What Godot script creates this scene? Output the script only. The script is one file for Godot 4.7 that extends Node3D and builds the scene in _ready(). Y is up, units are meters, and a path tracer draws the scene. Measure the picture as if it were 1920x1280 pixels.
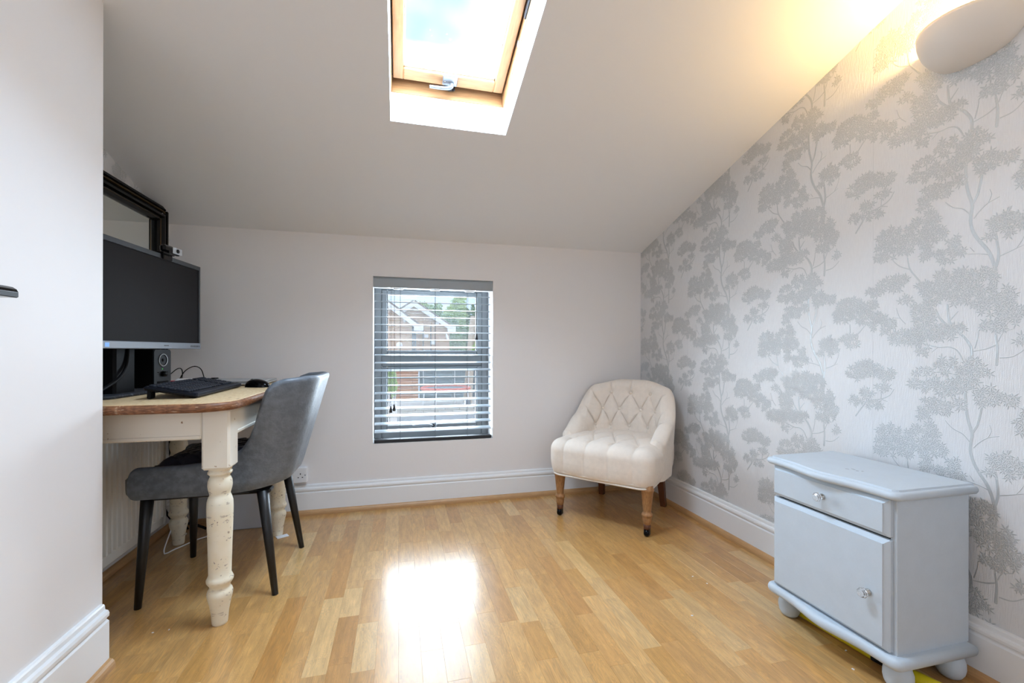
extends Node3D

# ---------------------------------------------------------------- room sizes (metres)
const XR := 1.640      # wallpapered wall
const XL := -0.861     # near left wall
const XA := -1.205     # alcove wall behind the desk
const ZB := -2.785     # wall with the window
const ZN := -1.594     # end of the near left wall
const ZR := 1.30       # wall behind the camera
const HE := 1.6358     # eaves height where slope meets the window wall
const SL := 0.2986     # rise of the sloped ceiling per metre
const WX0 := -0.152    # window opening
const WX1 := 0.583
const WY0 := 0.387
const WY1 := 1.395
const SX0 := -0.040    # roof window opening across
const SX1 := 0.457
const SS0 := 0.908     # and along the slope
const SS1 := 1.74

var M := {}
var rng := RandomNumberGenerator.new()
var used := {}

# ---------------------------------------------------------------- scene helpers
func numbered(called: String) -> String:
	if not used.has(called):
		used[called] = 0
		return called
	used[called] += 1
	return "%s_%03d" % [called, used[called]]

func thing(called: String, label: String, category: String, at := Vector3.ZERO, turn := 0.0, group := "") -> Node3D:
	var o := Node3D.new()
	o.name = numbered(called)
	add_child(o)
	o.position = at
	o.rotation.y = turn
	tag(o, label, category, group)
	return o

func tag(o: Node, label: String, category: String, group := "") -> void:
	o.set_meta("label", label)
	o.set_meta("category", category)
	if group != "":
		o.set_meta("group", group)

func obj(called: String, st: SurfaceTool, m: Material, parent: Node = null) -> MeshInstance3D:
	st.generate_normals()
	var o := MeshInstance3D.new()
	o.mesh = st.commit()
	o.material_override = m
	if parent == null:
		o.name = numbered(called)
		add_child(o)
	else:
		o.name = called
		parent.add_child(o, true)
	return o

func struct(called: String, st: SurfaceTool, m: Material) -> MeshInstance3D:
	var o := obj(called, st, m)
	o.set_meta("kind", "structure")
	return o

func struct_root(called: String) -> Node3D:
	var o := Node3D.new()
	o.name = called
	add_child(o)
	o.set_meta("kind", "structure")
	return o

# ---------------------------------------------------------------- mesh helpers
func S(smooth := false) -> SurfaceTool:
	var st := SurfaceTool.new()
	st.begin(Mesh.PRIMITIVE_TRIANGLES)
	st.set_smooth_group(0 if smooth else -1)
	return st

func tri(st: SurfaceTool, a: Vector3, b: Vector3, c: Vector3, out: Vector3) -> void:
	if (b - a).cross(c - a).dot(out) > 0.0:
		var t := b
		b = c
		c = t
	st.add_vertex(a)
	st.add_vertex(b)
	st.add_vertex(c)

func quad(st: SurfaceTool, a: Vector3, b: Vector3, c: Vector3, d: Vector3, out: Vector3) -> void:
	tri(st, a, b, c, out)
	tri(st, a, c, d, out)

func quv(st: SurfaceTool, p: Array, uv: Array, out: Vector3) -> void:
	for t in [[0, 1, 2], [0, 2, 3]]:
		var o: Array = t.duplicate()
		if (p[t[1]] - p[t[0]]).cross(p[t[2]] - p[t[0]]).dot(out) > 0.0:
			o = [t[0], t[2], t[1]]
		for i in o:
			st.set_uv(uv[i])
			st.add_vertex(p[i])

# box with chamfered edges; b turns it about its centre
func box(st: SurfaceTool, c: Vector3, s: Vector3, ch := 0.0, b := Basis.IDENTITY) -> void:
	var h := s * 0.5
	ch = minf(ch, minf(h.x, minf(h.y, h.z)) * 0.95)
	if ch <= 0.0:
		for ax in 3:
			for sg in [-1.0, 1.0]:
				var n := Vector3.ZERO
				n[ax] = sg
				var u := Vector3.ZERO
				u[(ax + 1) % 3] = h[(ax + 1) % 3]
				var v := Vector3.ZERO
				v[(ax + 2) % 3] = h[(ax + 2) % 3]
				var o := n * h[ax]
				quad(st, c + b * (o - u - v), c + b * (o + u - v), c + b * (o + u + v), c + b * (o - u + v), b * n)
		return
	var k := h - Vector3.ONE * ch
	for ax in 3:
		var a1 := (ax + 1) % 3
		var a2 := (ax + 2) % 3
		for sg in [-1.0, 1.0]:
			var n := Vector3.ZERO
			n[ax] = sg
			var u := Vector3.ZERO
			u[a1] = k[a1]
			var v := Vector3.ZERO
			v[a2] = k[a2]
			var o := n * h[ax]
			quad(st, c + b * (o - u - v), c + b * (o + u - v), c + b * (o + u + v), c + b * (o - u + v), b * n)
			for s2 in [-1.0, 1.0]:
				# edge between faces a1 (sg) and a2 (s2), running along ax
				var p := Vector3.ZERO
				p[a1] = sg * h[a1]
				p[a2] = s2 * k[a2]
				var q := Vector3.ZERO
				q[a1] = sg * k[a1]
				q[a2] = s2 * h[a2]
				var e := Vector3.ZERO
				e[ax] = k[ax]
				var out := Vector3.ZERO
				out[a1] = sg
				out[a2] = s2
				quad(st, c + b * (p - e), c + b * (p + e), c + b * (q + e), c + b * (q - e), b * out)
	for sx in [-1.0, 1.0]:
		for sy in [-1.0, 1.0]:
			for sz in [-1.0, 1.0]:
				var d := Vector3(sx, sy, sz)
				tri(st, c + b * (d * Vector3(h.x, k.y, k.z)), c + b * (d * Vector3(k.x, h.y, k.z)), c + b * (d * Vector3(k.x, k.y, h.z)), b * d)

func span(st: SurfaceTool, lo: Vector3, hi: Vector3, ch := 0.0) -> void:
	box(st, (lo + hi) * 0.5, (hi - lo).abs(), ch)

# surface f(u, v) over the unit square; wind = +1 or -1 chooses the side that faces out
func grid(st: SurfaceTool, nu: int, nv: int, f: Callable, wind := 1) -> void:
	var p := []
	for i in nu + 1:
		for j in nv + 1:
			p.append(f.call(float(i) / nu, float(j) / nv))
	for i in nu:
		for j in nv:
			var a: Vector3 = p[i * (nv + 1) + j]
			var b: Vector3 = p[(i + 1) * (nv + 1) + j]
			var c: Vector3 = p[(i + 1) * (nv + 1) + j + 1]
			var d: Vector3 = p[i * (nv + 1) + j + 1]
			var t := [a, b, c, a, c, d] if wind > 0 else [a, c, b, a, d, c]
			for q in t:
				st.add_vertex(q)

# profile of (radius, height) turned about an axis through at
func lathe(st: SurfaceTool, prof: Array, seg: int, at := Vector3.ZERO, b := Basis.IDENTITY) -> void:
	for i in prof.size() - 1:
		for k in seg:
			var a0 := TAU * k / seg
			var a1 := TAU * (k + 1) / seg
			var r0: float = prof[i].x
			var r1: float = prof[i + 1].x
			var p := at + b * Vector3(cos(a0) * r0, prof[i].y, sin(a0) * r0)
			var q := at + b * Vector3(cos(a1) * r0, prof[i].y, sin(a1) * r0)
			var r := at + b * Vector3(cos(a1) * r1, prof[i + 1].y, sin(a1) * r1)
			var s := at + b * Vector3(cos(a0) * r1, prof[i + 1].y, sin(a0) * r1)
			var am := (a0 + a1) * 0.5
			var dr := r1 - r0
			var dy: float = prof[i + 1].y - prof[i].y
			var out := b * Vector3(cos(am) * dy, -dr, sin(am) * dy)
			if r0 > 1e-6:
				tri(st, p, q, r, out)
			if r1 > 1e-6:
				tri(st, p, r, s, out)

func tube(st: SurfaceTool, pts: Array, r: float, seg := 8, r_end := -1.0) -> void:
	if r_end < 0.0:
		r_end = r
	var rings := []
	var up := Vector3.UP
	for i in pts.size():
		var d: Vector3 = (pts[mini(i + 1, pts.size() - 1)] - pts[maxi(i - 1, 0)]).normalized()
		if absf(d.dot(up)) > 0.95:
			up = Vector3.RIGHT if absf(d.x) < 0.9 else Vector3.BACK
		var x := d.cross(up).normalized()
		var y := x.cross(d).normalized()
		up = y
		var ring := []
		var rr := lerpf(r, r_end, float(i) / (pts.size() - 1))
		for k in seg:
			ring.append(pts[i] + (x * cos(TAU * k / seg) + y * sin(TAU * k / seg)) * rr)
		rings.append(ring)
	for i in pts.size() - 1:
		for k in seg:
			var k2 := (k + 1) % seg
			var mid: Vector3 = (rings[i][k] + rings[i][k2] + rings[i + 1][k]) / 3.0
			var out: Vector3 = mid - (pts[i] + pts[i + 1]) * 0.5
			quad(st, rings[i][k], rings[i][k2], rings[i + 1][k2], rings[i + 1][k], out)
	for e in [0, pts.size() - 1]:
		var o: Vector3 = pts[e] - pts[1 if e == 0 else e - 1]
		for k in seg:
			tri(st, pts[e], rings[e][k], rings[e][(k + 1) % seg], o)

# smooth curve through points
func curve(pts: Array, n: int) -> Array:
	var c := Curve3D.new()
	var l := 0.0
	for i in pts.size() - 1:
		l += (pts[i + 1] - pts[i]).length()
	c.bake_interval = l / 240.0
	for i in pts.size():
		var t: Vector3 = (pts[mini(i + 1, pts.size() - 1)] - pts[maxi(i - 1, 0)]) / 6.0
		c.add_point(pts[i], -t, t)
	var out := []
	for i in n + 1:
		out.append(c.sample_baked(c.get_baked_length() * i / n, true))
	return out

# section of (outwards, up) pulled from a to b
func extrude(st: SurfaceTool, poly: Array, a: Vector3, b: Vector3, outdir: Vector3, up := Vector3.UP) -> void:
	var pv := PackedVector2Array()
	var mid := Vector2.ZERO
	for q in poly:
		pv.append(q)
		mid += q
	mid /= poly.size()
	var n := poly.size()
	var ccw := not Geometry2D.is_polygon_clockwise(pv)
	for i in n:
		var p: Vector2 = poly[i]
		var q: Vector2 = poly[(i + 1) % n]
		var e := q - p
		var nn := Vector2(e.y, -e.x)
		if not ccw:
			nn = -nn
		quad(st, a + outdir * p.x + up * p.y, b + outdir * p.x + up * p.y, b + outdir * q.x + up * q.y, a + outdir * q.x + up * q.y, outdir * nn.x + up * nn.y)
	var t := Geometry2D.triangulate_polygon(pv)
	for i in range(0, t.size(), 3):
		for e in [[a, a - b], [b, b - a]]:
			tri(st, e[0] + outdir * pv[t[i]].x + up * pv[t[i]].y, e[0] + outdir * pv[t[i + 1]].x + up * pv[t[i + 1]].y, e[0] + outdir * pv[t[i + 2]].x + up * pv[t[i + 2]].y, e[1])

# flat outline (x, z) given thickness between two heights, with a rounded nose of n steps
func slab(st: SurfaceTool, outline: Array, y0: float, y1: float, nose := 0.0, steps := 3) -> void:
	var n := outline.size()
	var pv := PackedVector2Array()
	for q in outline:
		pv.append(q)
	var cw := Geometry2D.is_polygon_clockwise(pv)
	var nrm := []
	for i in n:
		var e: Vector2 = (outline[(i + 1) % n] - outline[(i - 1 + n) % n]).normalized()
		var q := Vector2(e.y, -e.x)
		nrm.append(-q if cw else q)
	var rings := []
	var h := (y1 - y0) * 0.5
	var prof := []
	if nose <= 0.0:
		prof = [Vector2(0, y0), Vector2(0, y1)]
	else:
		for k in steps * 2 + 1:
			var a := PI * (float(k) / (steps * 2) - 0.5)
			prof.append(Vector2((cos(a) - 1.0) * nose, y0 + h + sin(a) * h))
	for q in prof:
		var r := []
		for i in n:
			var w: Vector2 = outline[i] + nrm[i] * q.x
			r.append(Vector3(w.x, q.y, w.y))
		rings.append(r)
	for k in rings.size() - 1:
		for i in n:
			var j := (i + 1) % n
			var o := Vector3(nrm[i].x + nrm[j].x, (float(k) + 0.5) / (rings.size() - 1) * 2.0 - 1.0 if nose > 0.0 else 0.0, nrm[i].y + nrm[j].y)
			quad(st, rings[k][i], rings[k][j], rings[k + 1][j], rings[k + 1][i], o)
	for e in [[rings[0], Vector3.DOWN], [rings[-1], Vector3.UP]]:
		var p2 := PackedVector2Array()
		for q in e[0]:
			p2.append(Vector2(q.x, q.z))
		var t := Geometry2D.triangulate_polygon(p2)
		for i in range(0, t.size(), 3):
			tri(st, e[0][t[i]], e[0][t[i + 1]], e[0][t[i + 2]], e[1])

func round_rect(x0: float, z0: float, x1: float, z1: float, r: float, n := 5) -> Array:
	var out := []
	for c in [[x1 - r, z1 - r, 0.0], [x0 + r, z1 - r, PI * 0.5], [x0 + r, z0 + r, PI], [x1 - r, z0 + r, PI * 1.5]]:
		for k in n + 1:
			var a: float = c[2] + PI * 0.5 * k / n
			out.append(Vector2(c[0] + cos(a) * r, c[1] + sin(a) * r))
	return out

# cushion: box of half size h with corner radius r, then pushed about by f
func cushion(st: SurfaceTool, h: Vector3, r: float, n: int, f: Callable) -> void:
	for ax in 3:
		var a1 := (ax + 1) % 3
		var a2 := (ax + 2) % 3
		for sg in [-1.0, 1.0]:
			var g := func(u: float, v: float) -> Vector3:
				var p := Vector3.ZERO
				p[ax] = sg * h[ax]
				p[a1] = (u * 2.0 - 1.0) * h[a1]
				p[a2] = (v * 2.0 - 1.0) * h[a2]
				var k := Vector3(clampf(p.x, -h.x + r, h.x - r), clampf(p.y, -h.y + r, h.y - r), clampf(p.z, -h.z + r, h.z - r))
				var d := (p - k).normalized()
				return f.call(k + d * r, d)
			grid(st, n, n, g, -1 if sg > 0.0 else 1)

# ---------------------------------------------------------------- materials
func srgb(r: int, g: int, b: int) -> Color:
	return Color8(r, g, b)

func mat(key: String, c: Color, rough := 0.5, metal := 0.0) -> StandardMaterial3D:
	var m := StandardMaterial3D.new()
	m.resource_name = key
	m.albedo_color = c
	m.roughness = rough
	m.metallic = metal
	M[key] = m
	return m

func noise(sd: int, freq: float, oct := 4) -> FastNoiseLite:
	var n := FastNoiseLite.new()
	n.seed = sd
	n.frequency = freq
	n.fractal_octaves = oct
	n.noise_type = FastNoiseLite.TYPE_SIMPLEX_SMOOTH
	return n

# a texture that repeats: two seamless noise pictures mixed through f(a, b) -> Color
func tex2(w: int, h: int, na: FastNoiseLite, nb: FastNoiseLite, f: Callable) -> ImageTexture:
	var a := na.get_seamless_image(w, h).get_data()
	var b := nb.get_seamless_image(w, h).get_data()
	var d := PackedByteArray()
	d.resize(w * h * 3)
	for i in w * h:
		var c: Color = f.call(a[i] / 255.0, b[i] / 255.0)
		d[i * 3] = int(clampf(c.r, 0, 1) * 255.0)
		d[i * 3 + 1] = int(clampf(c.g, 0, 1) * 255.0)
		d[i * 3 + 2] = int(clampf(c.b, 0, 1) * 255.0)
	return ImageTexture.create_from_image(Image.create_from_data(w, h, false, Image.FORMAT_RGB8, d))

func normal_of(n: FastNoiseLite, w: int, h: int, k: float) -> ImageTexture:
	var im := n.get_seamless_image(w, h)
	im.convert(Image.FORMAT_RGBA8)
	im.bump_map_to_normal_map(k)
	return ImageTexture.create_from_image(im)

func tri_map(m: StandardMaterial3D, t: Texture2D, per_metre: Vector3) -> void:
	m.albedo_texture = t
	m.uv1_triplanar = true
	m.uv1_scale = per_metre

func bumpy(m: StandardMaterial3D, t: Texture2D, k := 1.0) -> void:
	m.normal_enabled = true
	m.normal_texture = t
	m.normal_scale = k

# ---------------------------------------------------------------- the scene
func _ready() -> void:
	rng.seed = 4
	# camera
	var cam := Camera3D.new()
	cam.name = "camera"
	cam.projection = Camera3D.PROJECTION_FRUSTUM
	cam.near = 0.05
	cam.far = 300.0
	cam.size = 2.0 * 0.05 * 640.0 / 831.0
	cam.frustum_offset = Vector2(0.0, 0.05 * 16.83 / 831.0)
	cam.position = Vector3(0.0, 0.95, 0.0)
	cam.rotation = Vector3(0.0, -0.2496, 0.0017)
	add_child(cam)
	# sky: broken white cloud over pale blue, the same all round
	var we := WorldEnvironment.new()
	we.name = "surroundings"
	var env := Environment.new()
	env.background_mode = Environment.BG_SKY
	env.sky = Sky.new()
	var pan := PanoramaSkyMaterial.new()
	pan.panorama = cloud_sky()
	env.sky.sky_material = pan
	env.sky_rotation = Vector3(0, 0.9, 0)
	env.tonemap_mode = Environment.TONE_MAPPER_LINEAR
	env.tonemap_exposure = 1.03
	env.sdfgi_enabled = true
	env.ssao_enabled = true
	env.ssil_enabled = true
	we.environment = env
	add_child(we)
	# daylight through the two windows in view and one unseen behind the camera
	var dir := Vector3(0, 1, -SL).normalized()
	var mid := slope_point((SX0 + SX1) * 0.5, (SS0 + SS1) * 0.5, 0.245)
	daylight("roof_window_daylight", mid, -dir, Vector3.RIGHT, Vector2(0.385, 0.64), 5.0, Color(0.80, 0.90, 1.0))
	daylight("window_daylight", Vector3(0.215, 0.89, -3.03), Vector3.BACK, Vector3.RIGHT, Vector2(0.60, 0.90), 5.2, Color(0.87, 0.94, 1.0))
	daylight("unseen_rear_window_light", Vector3(0.35, 1.50, ZR - 0.02), Vector3.FORWARD, Vector3.RIGHT, Vector2(1.5, 1.3), 0.80, Color(0.94, 0.96, 1.0))  # out of view, placed to light the room from behind the camera
	make_materials()
	room()
	floor_boards()
	roof_window()
	window_and_blind()
	outside()
	table()
	desk_things()
	office_chair()
	slipper_chair()
	cabinet()
	wall_light()
	small_things()

func daylight(called: String, at: Vector3, towards: Vector3, across: Vector3, size: Vector2, energy: float, c: Color) -> void:
	var l := AreaLight3D.new()
	l.name = called
	l.area_size = size
	l.light_energy = energy
	l.light_color = c
	l.shadow_enabled = true
	l.area_range = 12.0
	var z := -towards.normalized()
	var x := across.normalized()
	l.transform = Transform3D(Basis(x, z.cross(x).normalized(), z), at)
	add_child(l)

# point on the sloped ceiling: x across, s up the slope from the eaves, h out through the roof
func slope_point(x: float, s: float, h: float) -> Vector3:
	var k := sqrt(1.0 + SL * SL)
	return Vector3(x, HE + s * SL / k + h / k, -2.772 + s / k - h * SL / k)

func ceiling_y(z: float) -> float:
	return HE + SL * (z + 2.772)

func cloud_sky() -> ImageTexture:
	var w := 768
	var h := 384
	var n := noise(21, 1.5, 5)
	var wisps := noise(8, 4.0, 4)
	var im := Image.create(w, h, false, Image.FORMAT_RGBAF)
	for j in h:
		var el := PI * (0.5 - (j + 0.5) / h)
		for i in w:
			var az := TAU * (i + 0.5) / w
			var d := Vector3(cos(el) * sin(az), sin(el), cos(el) * cos(az))
			var f := n.get_noise_3dv(Vector3(d.x, d.y * 1.5, d.z)) + 0.22 * wisps.get_noise_3dv(d)
			var cov := smoothstep(-0.16, 0.22, f)
			var up := clampf(d.y, 0.0, 1.0)
			var blue := Color(0.80, 1.0, 1.25).lerp(Color(0.36, 0.62, 1.15), pow(up, 0.6))
			var cloud := Color(1.5, 1.51, 1.54)
			var c := blue.lerp(cloud, cov) if d.y > -0.02 else Color(0.5, 0.5, 0.48)
			c.a = 1.0
			im.set_pixel(i, j, c)
	return ImageTexture.create_from_image(im)

func make_materials() -> void:
	mat("wall paint", srgb(234, 231, 230), 0.62)
	mat("ceiling paint", srgb(240, 241, 243), 0.7)
	mat("white gloss", srgb(236, 236, 236), 0.28)
	mat("reveal white", srgb(240, 240, 240), 0.5)
	mat("paper white", srgb(240, 238, 234), 0.7)
	bumpy(M["wall paint"], normal_of(noise(31, 0.02, 4), 256, 256, 1.5), 0.12)
	M["wall paint"].uv1_triplanar = true
	M["wall paint"].uv1_scale = Vector3.ONE * 3.0
	wallpaper_material()
	oak_materials()
	mat("oak bead", srgb(196, 152, 104), 0.42)
	tri_map(M["oak bead"], tex2(128, 128, noise(5, 0.06), noise(6, 0.01), func(a, b): return Color(1, 1, 1) * (0.90 + 0.14 * a)), Vector3(1.5, 24, 1.5))
	mat("pine", srgb(200, 156, 112), 0.42)
	tri_map(M["pine"], tex2(128, 128, noise(15, 0.05), noise(16, 0.012), func(a, b): return Color(1, 0.97, 0.93) * (0.86 + 0.2 * a)), Vector3(20, 1.4, 1.4))
	mat("pine across", srgb(200, 156, 112), 0.42)
	tri_map(M["pine across"], M["pine"].albedo_texture, Vector3(1.4, 16, 16))
	mat("table top", Color.WHITE, 0.5)
	tri_map(M["table top"], tex2(512, 512, noise(17, 0.035), noise(18, 0.008), func(a, b):
		var c := srgb(232, 210, 172).lerp(srgb(204, 170, 122), a)
		return c.lerp(srgb(150, 112, 72), smoothstep(0.90, 0.94, b))), Vector3(7.0, 7.0, 1.2))
	mat("worn table edge", Color.WHITE, 0.5)
	tri_map(M["worn table edge"], tex2(512, 512, noise(19, 0.03), noise(20, 0.012), func(a, b):
		var c := srgb(106, 66, 40).lerp(srgb(146, 98, 64), smoothstep(0.3, 0.7, a))
		return c.lerp(srgb(214, 190, 160), smoothstep(0.72, 0.78, a * 0.5 + b * 0.5))), Vector3(2.2, 9.0, 2.2))
	mat("chipped cream paint", Color.WHITE, 0.45)
	tri_map(M["chipped cream paint"], tex2(1024, 1024, noise(22, 0.022, 5), noise(23, 0.006, 3), func(a, b):
		var c := srgb(241, 233, 214).lerp(srgb(234, 222, 194), b)
		var bare: float = a * 0.72 + b * 0.28
		c = c.lerp(srgb(168, 160, 152), smoothstep(0.70, 0.71, bare))
		return c.lerp(srgb(112, 72, 46), smoothstep(0.735, 0.745, bare))), Vector3(2.4, 2.4, 2.4))
	mat("cream paint", srgb(238, 231, 216), 0.45)
	tri_map(M["cream paint"], tex2(512, 512, noise(24, 0.03, 5), noise(25, 0.008, 3), func(a, b):
		return Color(1, 1, 1).lerp(Color(0.6, 0.46, 0.34), smoothstep(0.80, 0.81, a * 0.8 + b * 0.2))), Vector3(2.0, 2.0, 2.0))
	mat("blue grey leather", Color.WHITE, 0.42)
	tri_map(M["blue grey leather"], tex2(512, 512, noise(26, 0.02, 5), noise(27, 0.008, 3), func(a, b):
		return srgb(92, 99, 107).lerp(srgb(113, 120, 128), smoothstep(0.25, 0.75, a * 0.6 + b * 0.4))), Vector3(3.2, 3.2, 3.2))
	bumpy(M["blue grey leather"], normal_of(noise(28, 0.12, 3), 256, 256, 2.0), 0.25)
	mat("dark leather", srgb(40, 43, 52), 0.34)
	mat("black metal", srgb(15, 15, 17), 0.42)
	mat("black plastic", srgb(13, 13, 15), 0.5)
	M["black plastic"].metallic_specular = 0.25
	mat("gloss black", srgb(7, 7, 9), 0.14)
	M["gloss black"].metallic_specular = 0.3
	mat("screen", srgb(34, 32, 32), 0.55)
	M["screen"].metallic_specular = 0.15
	mat("grey plastic", srgb(112, 116, 124), 0.45)
	mat("silver", srgb(190, 194, 198), 0.32, 0.6)
	mat("speaker front", srgb(46, 52, 60), 0.5)
	mat("keyboard", srgb(17, 19, 26), 0.4)
	M["keyboard"].metallic_specular = 0.25
	mat("keys", srgb(34, 37, 45), 0.5)
	M["keys"].metallic_specular = 0.25
	mat("radiator", srgb(232, 230, 224), 0.35)
	mat("gold", srgb(118, 94, 60), 0.4, 0.5)
	mat("mirror", srgb(225, 230, 226), 0.02, 1.0)
	mat("linen", Color.WHITE, 0.85)
	tri_map(M["linen"], tex2(256, 256, noise(29, 0.2, 2), noise(30, 0.02, 3), func(a, b):
		return srgb(236, 223, 209) * (0.93 + 0.06 * a + 0.04 * b)), Vector3(6, 6, 6))
	M["linen"].rim_enabled = true
	M["linen"].rim = 0.25
	bumpy(M["linen"], normal_of(noise(33, 0.35, 2), 256, 256, 2.0), 0.3)
	mat("linen piping", srgb(226, 214, 200), 0.85)
	mat("turned oak", srgb(172, 124, 78), 0.42)
	tri_map(M["turned oak"], tex2(128, 256, noise(34, 0.06), noise(35, 0.01), func(a, b): return Color(1, 1, 1) * (0.74 + 0.36 * a)), Vector3(12, 2, 12))
	mat("dark wood", srgb(96, 56, 34), 0.35)
	mat("pale blue paint", Color.WHITE, 0.5)
	tri_map(M["pale blue paint"], tex2(256, 256, noise(36, 0.02, 4), noise(37, 0.15, 2), func(a, b):
		return srgb(194, 204, 213) * (0.985 + 0.02 * a + 0.01 * b)), Vector3(3, 3, 3))
	mat("crystal", Color(1, 1, 1, 0.1), 0.02)
	M["crystal"].transparency = BaseMaterial3D.TRANSPARENCY_ALPHA
	M["crystal"].refraction_enabled = true
	M["crystal"].refraction_scale = 0.05
	mat("chrome", srgb(200, 196, 188), 0.2, 1.0)
	mat("ceramic", srgb(236, 229, 220), 0.6)
	mat("yellow", srgb(228, 208, 34), 0.38)
	mat("blind grey", srgb(156, 163, 168), 0.36)
	mat("blind white", srgb(222, 226, 228), 0.4)
	mat("cord", srgb(90, 94, 98), 0.7)
	mat("dark grey", srgb(38, 40, 44), 0.5)
	mat("frame grey", srgb(116, 120, 123), 0.4)
	mat("glass", Color(0.9, 0.95, 0.95, 0.04), 0.0)
	M["glass"].transparency = BaseMaterial3D.TRANSPARENCY_ALPHA
	mat("socket", srgb(238, 238, 240), 0.3)
	mat("handle grey", srgb(150, 154, 160), 0.35, 0.5)
	mat("shadow gap", srgb(20, 18, 17), 0.8)
	mat("paper", srgb(236, 236, 240), 0.8)
	mat("pale grey", srgb(204, 207, 214), 0.5)
	mat("red", srgb(206, 62, 78), 0.4)
	mat("dusty black", Color.WHITE, 0.6)
	tri_map(M["dusty black"], tex2(256, 256, noise(38, 0.05, 5), noise(39, 0.012, 3), func(a, b):
		return srgb(28, 31, 38).lerp(srgb(140, 148, 160), smoothstep(0.55, 0.9, a * 0.6 + b * 0.4))), Vector3(8, 8, 3))

# wallpaper: silvery trees embossed on a pale creased ground, one repeat 0.525 x 0.675 m, half drop
const WPW := 1024
const WPH := 1280
var wp_mask := PackedByteArray()

func wp_dot(x: float, y: float, r: float, v: float) -> void:
	var x0 := int(floor(x - r))
	var x1 := int(ceil(x + r))
	var y0 := int(floor(y - r))
	var y1 := int(ceil(y + r))
	for yy in range(y0, y1 + 1):
		for xx in range(x0, x1 + 1):
			var d := Vector2(xx - x, yy - y).length()
			if d > r + 0.5:
				continue
			var a := clampf(r + 0.5 - d, 0.0, 1.0) * v
			var px := xx
			var py := yy
			if px < 0:
				px += WPW
				py += WPH / 2
			elif px >= WPW:
				px -= WPW
				py += WPH / 2
			px = posmod(px, WPW)
			py = posmod(py, WPH)
			var k := py * WPW + px
			wp_mask[k] = maxi(wp_mask[k], int(a * 255.0))

func wp_clear(x: float, y: float, r: float) -> void:
	for yy in range(int(floor(y - r)), int(ceil(y + r)) + 1):
		for xx in range(int(floor(x - r)), int(ceil(x + r)) + 1):
			if Vector2(xx - x, yy - y).length() > r:
				continue
			var px := xx
			var py := yy
			if px < 0 or px >= WPW:
				py += WPH / 2
			var k := posmod(py, WPH) * WPW + posmod(px, WPW)
			wp_mask[k] = mini(wp_mask[k], 18)

func wp_leaf(x: float, y: float, ang: float, ln: float) -> void:
	var d := Vector2(cos(ang), sin(ang))
	var n := int(ln / 1.7)
	for i in n + 1:
		var t := float(i) / n
		wp_clear(x + d.x * ln * t, y + d.y * ln * t, 3.0 * sin(PI * (0.12 + 0.85 * t)) + 2.1)
	for i in n + 1:
		var t := float(i) / n
		wp_dot(x + d.x * ln * t, y + d.y * ln * t, 3.0 * sin(PI * (0.12 + 0.85 * t)) + 0.3, 0.78 + 0.22 * sin(PI * t))

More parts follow.
